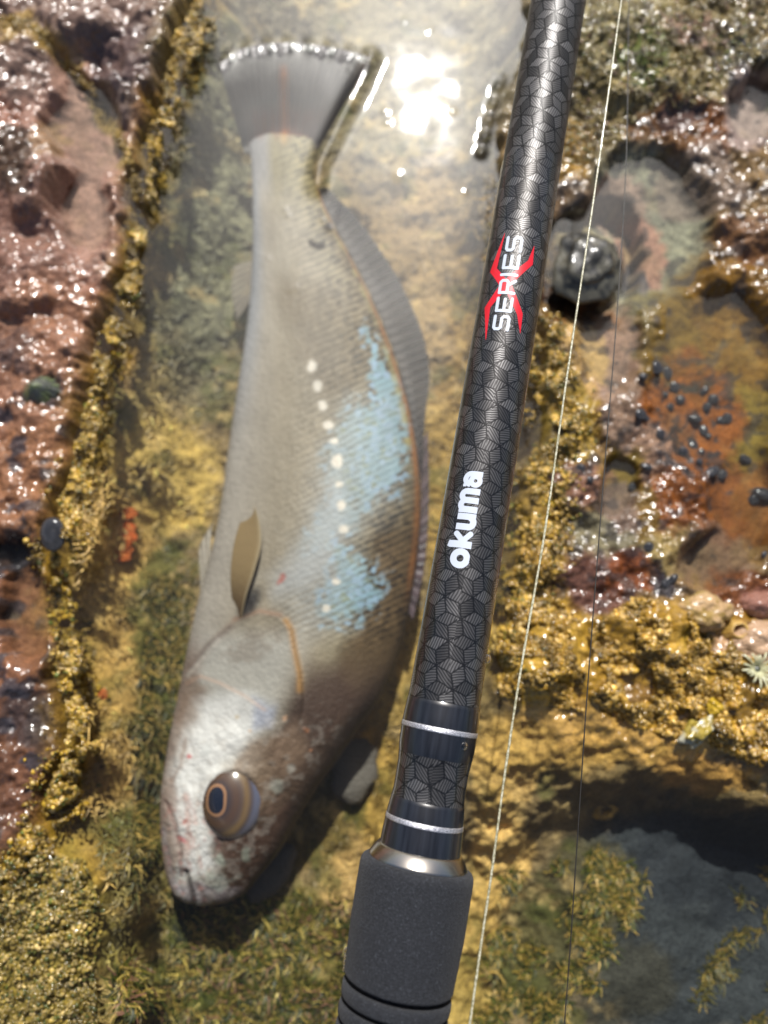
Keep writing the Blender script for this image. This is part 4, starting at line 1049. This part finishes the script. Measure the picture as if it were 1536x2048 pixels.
# SERIES: text runs up the rod; letter box 100 wide x 100 high, square with round corners
LET = {
    'S': [[(94, 92), (20, 92), (8, 84), (8, 62), (20, 52), (80, 52), (92, 42), (92, 16), (80, 8), (6, 8)]],
    'E': [[(94, 92), (10, 92), (10, 8), (94, 8)], [(10, 50), (88, 50)]],
    'R': [[(10, 4), (10, 92), (80, 92), (92, 82), (92, 58), (80, 48), (10, 48)], [(58, 48), (92, 6)]],
    'I': [[(10, 4), (10, 96)]]}
def series_sd(x, y):
    d = np.full(x.shape, 1e9); cur = 0.
    for ch in 'SERIES':
        w = {'I': .24}.get(ch, 1.0)
        for s in LET[ch]:
            for k in range(len(s) - 1):
                d = np.minimum(d, seg_sd(x, y, cur + s[k][0] * .30, s[k][1] * .335, cur + s[k + 1][0] * .30, s[k + 1][1] * .335, 3.0))
        cur += 30 * w + 6.6
    return d
# text x -> up the rod, text y -> towards the left
SER_L = 5 * 36.6 + .24 * 30
smap = lambda x, y: rod_point(661 - x * (190 / SER_L) * COSA, -(y - 17) * 1.0 - 9, .00009)
decal('series_lettering', series_sd, (-6, SER_L + 4, -6, 40), smap, M_WHITE, .7, 'white printed word SERIES')
# red cross of four bent blades, in photograph pixels
XS = [[(1011, 459, .3), (988, 531, 6.2), (1008, 566, 8.5)], [(1069, 489, .4), (1061, 523, 5.6), (1014, 566, 8.5)], [(972, 676, .3), (976, 606, 5.6), (1010, 568, 8.5)], [(1041, 664, .4), (1040, 626, 6.0), (1014, 568, 8.5)]]
def cross_sd(x, y):
    d = np.full(x.shape, 1e9)
    for s in XS:
        for k in range(2): d = np.minimum(d, seg_sd(x, y, s[k][0], s[k][1], s[k + 1][0], s[k + 1][1], s[k][2], s[k + 1][2]))
    return d
def px_to_rod(x, y):
    # row of the axis point straight across from (x, y): the rod leans, so step along its normal
    sl = (B_PX - A_PX) / (B_PY - A_PY)
    cx0 = A_PX + sl * y
    off = x - cx0
    a = y + off * sl / (1 + sl * sl)
    w = off / (1 + sl * sl)
    return a, w / COSA
def xmap(x, y):
    a, w = px_to_rod(x, y)
    return rod_point(a, w, .00004)
decal('red_cross', cross_sd, (960, 1080, 452, 684), xmap, M_RED, .9, 'red four-armed cross print')
# okuma: heavy rounded lower-case word
def okuma_sd(x, y):
    d = np.full(x.shape, 1e9)
    def ring(cx, cy, ro, ri): return np.maximum(np.hypot(x - cx, y - cy) - ro, ri - np.hypot(x - cx, y - cy))
    def bar(x0, y0, x1, y1, r=7.): return seg_sd(x, y, x0, y0, x1, y1, r, sq=True)
    d = np.minimum(d, ring(20, 19, 20.5, 7.2))                                   # o
    d = np.minimum(d, bar(48.5, 0, 48.5, 46, 7.2)); d = np.minimum(d, bar(43, 47.5, 55.7, 44.5, 2.2))   # k
    d = np.minimum(d, seg_sd(x, y, 55, 19, 70, 34, 5.6, sq=False)); d = np.minimum(d, seg_sd(x, y, 55, 20, 71, 5.6, 5.6))
    d = np.where(y < 0, np.maximum(d, -y), d)
    d = np.minimum(d, bar(85, 10, 85, 38, 6.6)); d = np.minimum(d, bar(106, 0, 106, 38, 6.6))  # u
    d = np.minimum(d, np.maximum(ring(94.5, 14, 16.4, 3.6), y - 14))
    d = np.minimum(d, bar(120.5, 0, 120.5, 38, 6.6)); d = np.minimum(d, bar(139.5, 0, 139.5, 27, 6.3)); d = np.minimum(d, bar(158, 0, 158, 27, 6.3))   # m
    d = np.minimum(d, np.maximum(ring(130, 26, 14.8, 3.4), 26 - y)); d = np.minimum(d, np.maximum(ring(149, 26, 14.8, 3.4), 26 - y))
    d = np.minimum(d, ring(180, 13, 14.0, 3.6))                                   # a
    d = np.minimum(d, bar(194, 0, 194, 24, 5.5)); d = np.minimum(d, np.maximum(ring(183, 22, 16.5, 6.0), 23 - y)); d = np.minimum(d, bar(170, 31, 170, 37, 3.))
    return d
OK_L = 203.
omap = lambda x, y: rod_point(1138 - x * (200 / OK_L) * COSA, -(y - 19) * .98 - 14.5, .00007)
decal('okuma_lettering', okuma_sd, (-4, 204, -6, 52), omap, M_WHITE, .7, 'white printed word okuma')

# ------------------------------------------------------------------ fishing lines
def tube(name, pts, r, mat, n=10, wob=0., **kw):
    P = np.asarray(pts, float); m = len(P)
    T = np.gradient(P, axis=0); T /= np.linalg.norm(T, axis=1)[:, None]
    U = np.cross(T, [0, 0, 1]); U /= np.linalg.norm(U, axis=1)[:, None]; W = np.cross(U, T)
    ph = np.linspace(0, 2 * np.pi, n, endpoint=False)
    rr = r * (1 + wob * (rng.random(m) - .5))
    v = P[:, None, :] + rr[:, None, None] * (np.cos(ph)[None, :, None] * U[:, None, :] + np.sin(ph)[None, :, None] * W[:, None, :])
    return obj(name, mesh_np(name, v, grid_faces(m, n, True)), mat, **kw)
def line_pts(rows, n=260):
    R = catmull(np.array(rows, float), n)
    return un(R[:, 0], R[:, 1], R[:, 2] / 1e4)
q = NT('nylon_line'); ln = q.noise(1500, 2, .6, q.obj())
q.set(Base_Color=q.ramp(ln, [(.35, S(130, 126, 98)), (.65, S(196, 192, 168))]), Roughness=.25, Coat_Weight=.6, Coat_Roughness=.05, Normal=q.bump(ln, .6, .0002))
M_LINE = q.m
M_LINE2 = mat_plain('dark_braid', (.02, .018, .016), .45)
L1 = [(1320, -520, 820), (1243, 0, 840), (1187, 400, 840), (1133, 760, 840), (1087, 1080, 840), (1040, 1350, 840), (1008, 1560, 835), (984, 1740, 830), (962, 1890, 825), (938, 2060, 820), (890, 2400, 800)]
tube('fishing_line', line_pts(L1), .00026, M_LINE, 10, .25, label='pale translucent fishing line stretched beside the rod', cat='fishing line')
L2 = [(1270, -400, 600), (1258, 0, 640), (1252, 330, 680), (1236, 600, 700), (1212, 900, 710), (1190, 1180, 720), (1172, 1420, 720), (1156, 1660, 720), (1140, 1900, 720), (1128, 2060, 720), (1100, 2400, 720)]
tube('fishing_line', line_pts(L2), .00014, M_LINE2, 8, .2, label='thin dark fishing line running over the tan rock away from the rod', cat='fishing line')

# ------------------------------------------------------------------ drops on the rod
M_DROP = NT('water_drop'); M_DROP.set(Base_Color=(1, 1, 1), Roughness=.0, Transmission_Weight=1., IOR=1.33); M_DROP = M_DROP.m
ivs, ifs = ico(3)
def drop(apx, wpx, size, lab, grp=None):
    c, s = axis_at(np.array(float(apx))); 
    r = float(np.interp(apx, PROF[:, 0], PROF[:, 1])) * COSA / 2 * depth(c) / F * .985 if apx < 1712 else GW(apx)
    d = depth(c)
    ph = math.asin(max(-.999, min(.999, wpx * COSA * d / F / r)))
    nrm = math.sin(ph) * NX + math.cos(ph) * NZ
    tx = np.cross(nrm, ax)
    p = c + nrm * (r + size * .18)
    v = p + ivs[:, :1] * tx * size + ivs[:, 1:2] * ax * size * 1.15 + ivs[:, 2:] * nrm * size * .8
    return obj('water_drop', mesh_np('water_drop', v, ifs), M_DROP, label=lab, cat='drop', group=grp)
drop(1305, 71, .0009, 'clear water drop hanging on the rim of the woven rod blank')
drop(1478, 52, .0007, 'clear water drop on the black thread wrap beside a silver ring')
for a, w, s in [(1925, -113, .0006), (1940, -114, .0005), (1950, -113.5, .0005), (1962, -113, .0004)]:
    drop(a, w, s, 'tiny water drop on the edge of the foam grip', 'drops on the foam grip')

# ------------------------------------------------------------------ small life and loose stones on the rock
def lump(name, px, py, rx, ry, h, colf, mat, seed=0, sub=3, rough=.18, sink=.35, freq=2.2, rot=0., zlift=0., **kw):
    """a rounded uneven stone or shell; rx, ry in photograph px, h in metres"""
    v, f = ico(sub)
    n = sum(a * (np.sin(v[:, 0] * freq * k + seed) * np.cos(v[:, 1] * freq * k * 1.3 + seed * 2.1) + np.sin(v[:, 2] * freq * k * 1.1 + seed * .7)) for k, a in ((1, .5), (2.3, .25), (5, .12)))
    w = v * (1 + rough * n)[:, None]
    p = on_rock(px, py)[0]
    sc = float(depth(p)) / F
    a, b = w[:, 0] * rx * sc, w[:, 1] * ry * sc
    ca, sa = math.cos(rot), math.sin(rot)
    v3 = np.stack([a * ca - b * sa, a * sa + b * ca, w[:, 2] * h], -1)
    c = colf(v, w, rng)
    o = obj(name, mesh_np(name, v3, f, col=c), mat, **kw)
    o.location = tuple(p + np.array([0, 0, h * (1 - 2 * sink) * .5 + zlift]))
    return o
M_WET = mat_vcol('wet_shell', .45, 1., .2, (1200, .5, .0006), coat_ior=1.5, facet=(800, .4))
M_STONE = mat_vcol('wet_stone', .6, 1., .24, (900, .9, .0012), facet=(700, .5), spec=.2)
def flat(c, var=.18, second=None, f2=3.):
    c = np.asarray(c)
    def fn(v, w, r):
        n = fbm(v[:, 0] * f2 + 3, v[:, 1] * f2 + v[:, 2] * f2, 3, 7)
        out = np.broadcast_to(c, v.shape) * (1 + var * n)[:, None]
        if second is not None: out = mixc(out, second, ss(n, -.05, .2))
        return np.clip(out * .8, .003, .9)
    return fn

SNAILS = [(1310, 738, 13), (1334, 748, 10), (1285, 755, 11), (1348, 775, 9), (1360, 800, 8), (1340, 815, 9), (1408, 782, 8), (1412, 815, 9), (1425, 800, 10), (1390, 838, 10), (1440, 842, 10), (1452, 838, 9), (1406, 862, 9), (1416, 872, 8), (1385, 890, 10),
          (1365, 905, 9), (1402, 905, 8), (1422, 945, 13), (1442, 950, 11), (1398, 925, 7), (1490, 920, 10), (1290, 838, 9), (1280, 830, 10), (1320, 870, 9), (1330, 790, 8)]
# periwinkle: a low coiled shell with whorls and an aperture lip
def snail_mesh(nm):
    v, f = ico(3)
    a = np.arctan2(v[:, 1], v[:, 0]); rr = np.hypot(v[:, 0], v[:, 1])
    spiral = .5 + .5 * np.cos(a + rr * 9.0)
    w = v.copy(); w[:, 2] *= .85
    w *= (1 + .10 * (spiral - .5) + .10 * np.cos(a - .6) * rr)[:, None]
    c = np.empty(v.shape); c[:] = S(34, 36, 42); c = mixc(c, S(60, 62, 70), spiral * .6)
    return mesh_np(nm, w, f, col=c * .8)
M_SNAIL = mat_vcol('black_shell', .45, .5, .16, (900, .6, .001), coat_ior=1.5)
sm = snail_mesh('snail_shell')
def snail(px, py, r, label, group, k):
    p = on_rock(px, py)[0]; sc = float(depth(p)) / F
    o = bpy.data.objects.new('snail', sm); COL.objects.link(o)
    if not sm.materials: sm.materials.append(M_SNAIL)
    o.location = tuple(p + np.array([0, 0, r * sc * .45])); o.scale = (r * sc * (1.1 + .3 * math.sin(k * 2.3)), r * sc * (1 + .2 * math.cos(k * 1.7)), r * sc * .6)
    o.rotation_euler = (.2 * math.sin(k * 3), .2 * math.cos(k * 2), k * 1.7)
    o['label'] = label; o['category'] = 'snail'
    if group: o['group'] = group
    return o
for k, (px, py, r) in enumerate(SNAILS):
    if r >= 11 and py > 930: lb, gr = 'large black snail of the touching pair on the rust orange rock', 'pair of large black snails'
    elif px > 1480: lb, gr = 'lone black snail on the olive algae beside the rust orange rock', None
    elif px < 1300 and py < 800: lb, gr = 'black snail on the rim of the rust orange rock facing the dark cobble', None
    elif px < 1325 and py > 800: lb, gr = 'black snail on the rim of the rust orange rock facing the fishing lines', 'black snails facing the fishing lines'
    elif py < 760: lb, gr = 'black snail at the end of the rust orange rock facing the grey puddle', 'black snails facing the grey puddle'
    elif px > 1435: lb, gr = 'black snail on the rim of the rust orange rock beside the olive algae', 'black snails beside the olive algae'
    else: lb, gr = 'small black snail in the crowded middle of the rust orange rock', 'black snails in the middle of the rust orange rock'
    snail(px, py, r, lb, gr, k)
snail(112, 1072, 26, 'large glossy black snail at the end of the yellow weed fringe', None, 1)
for k, (px, py, r) in enumerate([(1330, 1170, 13), (1345, 1158, 9), (1295, 1095, 10), (1265, 975, 9), (1292, 934, 9), (1180, 960, 9), (1160, 938, 8)]):
    snail(px, py, r, 'dark snail on the brown rock above the yellow crust', 'dark snails above the yellow crust', k + 5)
for k, (px, py, r) in enumerate([(1525, 990, 16), (1530, 1112, 11), (1505, 1000, 9)]):
    snail(px, py, r, 'dark round snail on the olive algae flat', 'dark snails on the olive flat', k + 9)

# limpet: ribbed low cone
def limpet(px, py, r, h, c1, c2, label, rot=0., squash=1., hollow=False, cat='limpet', name='limpet'):
    nr, na = 16, 64
    t = np.linspace(0.02, 1, nr)[:, None]; a = np.linspace(0, 2 * np.pi, na, endpoint=False)[None, :]
    rib = 1 + .05 * np.cos(a * 17) * t
    rr = t * rib * (1 + .08 * np.sin(a * 2 + rot) + .05 * np.sin(a * 5 + rot * 3))
    zz = (1 - t ** 1.3) + 0 * a
    if hollow: zz = np.where(t < .45, (t / .45) ** 2 * .9 - .25, (1 - ((t - .45) / .55) ** 1.6) * .65 + 0.0) + 0 * a
    p = on_rock(px, py)[0]; sc = float(depth(p)) / F
    v = np.stack([rr * np.cos(a) * r * sc, rr * np.sin(a) * r * squash * sc, zz * h - .0006], -1)
    n = fbm(rr * np.cos(a) * 3 + rot, rr * np.sin(a) * 3, 3, 5)
    c = mixc(np.broadcast_to(np.asarray(c1), v.shape).copy(), c2, ss(n + .3 * np.cos(a * 17), -.2, .5)) * .8
    o = obj(name, mesh_np(name, v, grid_faces(nr, na, True), col=c), M_WET, label=label, cat=cat)
    o.location = tuple(p)
    return o
limpet(78, 782, 36, .006, S(70, 74, 68), S(92, 104, 62), 'round grey green limpet on the red brown rock', .4)
limpet(1474, 1262, 28, .005, S(196, 160, 84), S(160, 120, 50), 'yellow ring shaped barnacle beside the tan stones', .9, 1., True, 'barnacle', 'barnacle')
limpet(1210, 1680 - 60, 26, .004, S(176, 142, 70), S(128, 100, 50), 'tan ring shaped barnacle on the sunken shelf beside the shadow', .3, .8, True, 'barnacle', 'barnacle')
lump('stone', 1400, 1228, 50, 32, .005, flat(S(190, 156, 112), .2, S(160, 132, 70)), M_STONE, 1, rough=.34, freq=3.4, label='flat tan stone with rough edge above the yellow crust', cat='stone')
lump('stone', 1520, 1285, 60, 38, .005, flat(S(194, 160, 128), .15), M_STONE, 2, rough=.28, freq=3., label='smooth pinkish tan stone beside the ring shaped barnacle', cat='stone')
lump('stone', 1520, 1210, 34, 24, .004, flat(S(150, 104, 88), .15), M_STONE, 3, label='small pink stone on the rust red rock', cat='stone')
lump('cobble', 1176, 530, 62, 70, .006, flat(S(98, 94, 80), .3, S(34, 32, 24), 2.6), M_WET, 4, rough=.26, freq=3., sink=.5, label='dark glossy cobble sunk in a hollow beside the rod', cat='cobble')
lump('shell', 1400, 1460, 40, 20, .0035, flat(S(200, 196, 172), .3, S(172, 150, 60), 2.6), M_STONE, 5, rot=.7, rough=.4, freq=3.6, label='broken yellow and white shell in the brown weed', cat='shell')
lump('shell_fragment', 1425, 1415, 17, 19, .003, flat(S(190, 156, 36), .3), M_STONE, 6, rough=.4, freq=3.6, label='bright yellow shell fragment above the white shell', cat='shell')
lump('reflection_lump', 712, 1535, 50, 66, .004, flat(S(104, 98, 90), .25), M_STONE, 7, rot=-.5, zlift=.004, rough=.3, label='smooth pale grey lump added for the reflection under the back of the fish', cat='stone')  # lumps added in place of the fish's reflection beside its body
lump('reflection_lump', 545, 1738, 62, 36, .004, flat(S(98, 94, 90), .25), M_STONE, 8, rot=.9, zlift=.003, rough=.3, label='pale grey lump added for the reflection under the chin of the fish', cat='stone')
lump('sponge', 254, 1028, 16, 12, .0011, flat(S(186, 96, 40), .4), M_STONE, 9, rough=.55, freq=4.2, label='orange sponge patch on the pool bed, topmost of three', cat='sponge')
lump('sponge', 256, 1068, 13, 18, .0011, flat(S(190, 92, 36), .4), M_STONE, 10, rough=.55, freq=4.2, label='orange sponge patch on the pool bed, middle of three', cat='sponge')
lump('sponge', 240, 1106, 18, 14, .0011, flat(S(188, 98, 42), .4), M_STONE, 11, rough=.55, freq=4.2, label='orange sponge patch on the pool bed, lowest of three', cat='sponge')
lump('sponge', 204, 1390, 9, 9, .0009, flat(S(180, 98, 46), .4), M_STONE, 12, rough=.55, freq=4.2, label='tiny lone orange sponge dot on the tan pool bed', cat='sponge')
# small anemone with pale rays
def anemone(px, py, r, n, label):
    p = on_rock(px, py)[0]; sc = float(depth(p)) / F
    root = empty('anemone', label, 'anemone', tuple(p + np.array([0, 0, .001])))
    v, f = ico(2)
    local_d = obj('disc', mesh_np('disc', v * np.array([r * .35, r * .35, r * .3]) * sc, f, col=np.broadcast_to(S(70, 76, 60) * .8, v.shape)), M_WET, root)
    for k in range(n):
        a = 2 * math.pi * k / n + .1 * math.sin(k * 5); L = r * sc * (.85 + .3 * math.sin(k * 7.3))
        t = np.linspace(0, 1, 7)
        P = np.stack([np.cos(a) * (.25 * r * sc + t * L), np.sin(a) * (.25 * r * sc + t * L), .0012 + .0022 * np.sin(t * 2.2)], -1)
        o = tube('tentacle', P, .00035, None, 6); o.parent = root
        c = np.broadcast_to(S(206, 204, 164) * .8, (len(o.data.vertices), 3))
        at = o.data.color_attributes.new('Col', 'FLOAT_COLOR', 'POINT'); c4 = np.ones((len(c), 4), np.float32); c4[:, :3] = c; at.data.foreach_set('color', c4.ravel())
        o.data.materials.append(M_WET)
anemone(1508, 1338, 30, 18, 'pale green anemone with thin rays below the pinkish stone')

# ------------------------------------------------------------------ weed: countless beads and filaments
def scatter_beads(name, pts, size, cols, mat, label, sub=0, flatten=.7):
    v, f = ico(sub); n = len(pts)
    rot = rng.random((n, 3)) * 6.28
    V = np.broadcast_to(v, (n,) + v.shape).copy()
    V = V * (1 + .8 * (rng.random((n, len(v), 1)) - .5))
    V = V * (size[:, None, None] * (1 + 1.1 * (rng.random((n, 1, 3)) - .5)))
    ca, sa = np.cos(rot[:, :1]), np.sin(rot[:, :1])
    Vx = V[:, :, 0] * ca - V[:, :, 1] * sa; Vy = V[:, :, 0] * sa + V[:, :, 1] * ca
    V = np.stack([Vx, Vy, V[:, :, 2] * flatten], -1) + pts[:, None, :]
    Fc = (f[None] + (np.arange(n) * len(v))[:, None, None]).reshape(-1, 3)
    tone = (.45 + 1.0 * vnoise(pts[:, 0] * 260, pts[:, 1] * 260, 150) ) * (.6 + .75 * vnoise(pts[:, 0] * 700, pts[:, 1] * 700, 151))
    C = np.repeat(np.clip(cols * tone[:, None], .004, .9), len(v), 0)
    return obj(name, mesh_np(name, V.reshape(-1, 3), Fc, col=C), mat, kind='stuff', label=label, cat='seaweed')

def pick(cols, w, n, var=.25):
    cols = np.array(cols); i = rng.choice(len(cols), n, p=np.array(w) / sum(w))
    return np.clip(cols[i] * (1 + var * (rng.random((n, 1)) - .5) * 2) * .8, .004, .9)

def along(pts, n, spread):
    P = np.array(pts, float); c = np.concatenate([[0], np.cumsum(np.linalg.norm(np.diff(P, axis=0), axis=1))])
    t = rng.random(n) * c[-1]
    x = np.interp(t, c, P[:, 0]); y = np.interp(t, c, P[:, 1])
    return x, y, t / c[-1]

M_WEED = mat_vcol('wet_weed', .55, 1., .17, None, coat_ior=1.55, facet=(900, .4), spec=.2)
# left fringe
n = 26000
x, y, t = along(LEFT_EDGE, n, 0)
wid = np.interp(y, [0, 150, 320, 450, 700, 900, 1050, 1250, 1500, 1650, 1750], [24, 32, 13, 17, 20, 24, 28, 22, 26, 30, 34])
clump = .5 + .5 * vnoise(y / 45, x * 0, 121)
off = rng.normal(0, 1, n) * wid * clump + 6
x = x + off; y = y + rng.normal(0, 8, n)
keep = (vnoise(x / 26, y / 26, 122) > .28); x, y, off = x[keep], y[keep], off[keep]
P = on_rock(x, y); sz = rng.uniform(.0002, .00072, len(x)) * (.6 + .8 * vnoise(x / 30, y / 30, 125))
P[:, 2] += sz * rng.uniform(-.2, 1.2, len(x)) + .0022 * ss(vnoise(x / 28, y / 28, 126), .45, .8)
scatter_beads('seaweed_fringe', P, sz, pick([S(176, 142, 44), S(196, 164, 80), S(140, 108, 20), S(110, 84, 20), S(84, 92, 28), S(206, 178, 120)], [4, 3, 3, 2, 1, 1], len(x)), M_WEED, 'yellow brown beaded seaweed along the edge of the left rock')
x, y, t = along(CRACK, 1800, 0); x = x + rng.normal(0, 6, 1800); y = y + rng.normal(0, 5, 1800)
P = on_rock(x, y); sz = rng.uniform(.0002, .0006, 1800); P[:, 2] += sz * .5
scatter_beads('crack_weed', P, sz, pick([S(190, 160, 90), S(168, 138, 60), S(140, 116, 50)], [3, 3, 2], 1800), M_WEED, 'thin line of tan weed growing in the crack of the left rock')
# right crust
def poly_points(poly, n):
    P = np.array(poly, float); lo, hi = P.min(0), P.max(0)
    out = np.empty((0, 2))
    while len(out) < n:
        q_ = lo + rng.random((n * 2, 2)) * (hi - lo)
        q_ = q_[sdf_poly(q_[:, 0], q_[:, 1], poly) > 0]
        out = np.concatenate([out, q_])
    return out[:n, 0], out[:n, 1]
x, y = poly_points([(1010, 1180), (1080, 1000), (1110, 1060), (1090, 1180), (1180, 1260), (1260, 1200), (1350, 1200), (1440, 1250), (1560, 1320), (1560, 1560), (1450, 1500), (1330, 1470), (1200, 1430), (1080, 1410), (1000, 1390), (985, 1300)], 26000)
k_ = vnoise(x / 34, y / 34, 131) > .38; x, y = x[k_], y[k_]
P = on_rock(x, y); sz = rng.uniform(.0002, .0008, len(x)) * (.5 + vnoise(x / 40, y / 40, 135)); P[:, 2] += sz * rng.uniform(-.4, .8, len(x)) + .003 * ss(vnoise(x / 30, y / 30, 136), .45, .85)
scatter_beads('crust_weed', P, sz, pick([S(186, 148, 58), S(198, 164, 92), S(150, 114, 26), S(116, 90, 28), S(170, 128, 36)], [4, 3, 3, 2, 2], len(x)), M_WEED, 'knobbly yellow crust of weed on the lower ridge of the right rock')
# strip of crust along the right shore, mostly behind the rod
x, y, t = along([(1075, 640), (1090, 740), (1120, 860), (1090, 980), (1060, 1100), (1030, 1220), (1020, 1330)], 9000, 0)
x = x + rng.normal(0, 30, len(x)); y = y + rng.normal(0, 10, len(x))
k_ = vnoise(x / 30, y / 30, 133) > .35; x, y = x[k_], y[k_]
P = on_rock(x, y); sz = rng.uniform(.0002, .00075, len(x)); P[:, 2] += sz * rng.uniform(-.4, .8, len(x)) + .002 * ss(vnoise(x / 26, y / 26, 137), .45, .85)
scatter_beads('shore_weed', P, sz, pick([S(182, 146, 56), S(150, 120, 36), S(100, 96, 30), S(196, 164, 96)], [4, 3, 2, 2], len(x)), M_WEED, 'olive and yellow weed on the rock edge behind the rod')
# turf at the top right and in the lower left corner
x, y = poly_points([(1140, -40), (1560, -40), (1560, 120), (1420, 160), (1420, 210), (1280, 230), (1180, 330), (1080, 330), (1120, 120)], 4500)
P = on_rock(x, y); sz = rng.uniform(.0002, .0007, len(x)); P[:, 2] += sz * rng.uniform(-.3, .8, len(x)) + .0018 * ss(vnoise(x / 24, y / 24, 138), .4, .85)
scatter_beads('turf_weed', P, sz, pick([S(150, 132, 80), S(120, 106, 56), S(164, 150, 110), S(84, 96, 36), S(130, 100, 84)], [4, 3, 2, 1, 1], len(x)), M_WEED, 'short grey olive turf weed glittering on the top of the right rock')
x, y = poly_points([(-40, 1740), (80, 1700), (170, 1720), (210, 1820), (190, 1950), (200, 2090), (-40, 2090)], 5000)
P = on_rock(x, y); sz = rng.uniform(.0002, .0007, len(x)); P[:, 2] += sz * rng.uniform(-.3, .8, len(x)) + .0018 * ss(vnoise(x / 24, y / 24, 138), .4, .85)
scatter_beads('corner_weed', P, sz, pick([S(150, 128, 60), S(118, 102, 44), S(178, 154, 96), S(84, 88, 34)], [4, 3, 2, 2], len(x)), M_WEED, 'short yellow green turf weed in the corner below the left rock')

# filaments on the pool bed
def blades(name, x, y, length, width, cols, mat, label, lean=.7, seg=3):
    n = len(x); P = on_rock(x, y)
    a = rng.random(n) * 6.283; le = length * (.5 + rng.random(n)); ln_ = lean * (.4 + .8 * rng.random(n))
    d = np.stack([np.cos(a), np.sin(a)], -1); sd_ = np.stack([-np.sin(a), np.cos(a)], -1)
    V = np.empty((n, (seg + 1) * 2, 3)); C = np.empty((n, (seg + 1) * 2, 3))
    bend = rng.uniform(.2, 1.1, n)
    for s in range(seg + 1):
        t = s / seg
        h_ = le * (t * (1 - .3 * t * ln_)); o_ = le * ln_ * t ** 1.5
        cxy = P[:, :2] + d * o_[:, None] + sd_ * (bend * le * .25 * math.sin(t * 3))[:, None]
        w = width * (1 - .75 * t) * (.6 + .8 * rng.random(n))
        V[:, 2 * s, :2] = cxy + sd_ * w[:, None]; V[:, 2 * s + 1, :2] = cxy - sd_ * w[:, None]
        V[:, 2 * s, 2] = V[:, 2 * s + 1, 2] = np.minimum(P[:, 2] + h_ * .6 - .0008, np.maximum(-.0015, P[:, 2] + .0015))
        C[:, 2 * s] = C[:, 2 * s + 1] = cols
    base = (np.arange(n) * (seg + 1) * 2)[:, None]
    q_ = np.array([(2 * s, 2 * s + 1, 2 * s + 3, 2 * s + 2) for s in range(seg)])
    Fc = (q_[None] + base[:, :, None]).reshape(-1, 4)
    return obj(name, mesh_np(name, V.reshape(-1, 3), Fc, col=C.reshape(-1, 3)), mat, kind='stuff', label=label, cat='seaweed')
M_ALGAE = mat_vcol('algae', .5, 0., .1, None, spec=.4)
POOL = [(420, -60), (1030, -60), (985, 300), (1000, 420), (1040, 700), (1000, 1000), (980, 1330), (880, 1500), (820, 1800), (740, 2100), (200, 2100), (220, 1800), (170, 1600), (170, 1400), (150, 1200), (160, 1050), (200, 900), (240, 720), (280, 560), (320, 380), (360, 200)]
x, y = poly_points(POOL, 40000)
gc = on_rock(x, y); cc_ = ground_col(gc[:, 0], gc[:, 1])
k_ = vnoise(x / 40, y / 40, 141) + .25 * rng.random(len(x)) > .42; x, y, cc_ = x[k_], y[k_], cc_[k_]
blades('bed_algae', x, y, .0026, .0003, np.clip(cc_ * (rng.uniform(.55, 1.55, (len(x), 1)) + (rng.random((len(x), 1)) > .92) * 1.0), .005, .9), M_ALGAE, 'fine tan and green algae felt on the pool bed', 1.2)
x, y = poly_points([(380, 1830), (560, 1780), (700, 1800), (740, 1950), (720, 2100), (240, 2100), (230, 1950), (300, 1880)], 15000)
k_ = vnoise(x / 30, y / 30, 143) + .2 * rng.random(len(x)) > .55; x, y = x[k_], y[k_]
blades('green_algae', x, y, .0042, .00036, pick([S(70, 76, 14), S(44, 50, 12), S(112, 98, 34), S(200, 176, 90), S(140, 100, 76), S(160, 132, 64)], [4, 5, 3, 2.0, 1.6, 2], len(x), .4), M_ALGAE, 'tufts of green algae on the bed below the head of the fish', .9)
x, y = poly_points([(290, 1150), (380, 1150), (350, 1450), (330, 1800), (260, 1800), (270, 1500)], 6000)
k_ = vnoise(x / 26, y / 26, 147) + .2 * rng.random(len(x)) > .5; x, y = x[k_], y[k_]
blades('green_algae', x, y, .0045, .00036, pick([S(84, 82, 30), S(56, 58, 22), S(140, 118, 56), S(170, 142, 76)], [4, 4, 3, 2], len(x), .35), M_ALGAE, 'strip of green algae on the bed along the belly of the fish', .9)
x, y = poly_points([(1000, 1750), (1200, 1700), (1300, 1750), (1260, 1850), (1180, 2000), (1000, 2100), (940, 2060)], 14000)
k_ = vnoise(x / 34, y / 34, 145) + .2 * rng.random(len(x)) > .74; x, y = x[k_], y[k_]
blades('green_algae', x, y, .0034, .00036, pick([S(96, 98, 26), S(150, 126, 50), S(54, 62, 22), S(186, 152, 78)], [4, 4, 4, 2], len(x), .3), M_ALGAE, 'tuft of yellow green algae in the deep corner under the dark fishing line', .9)
x, y = poly_points([(1470, 1700), (1560, 1700), (1560, 2090), (1380, 2090), (1400, 1950), (1480, 1850)], 4200)
k_ = vnoise(x / 36, y / 36, 146) > .60; x, y = x[k_], y[k_]
blades('green_algae', x, y, .0034, .00036, pick([S(106, 96, 40), S(70, 70, 30), S(150, 124, 60)], [4, 4, 2], len(x), .3), M_ALGAE, 'sparse yellow green algae in the darkest part of the deep corner', .9)
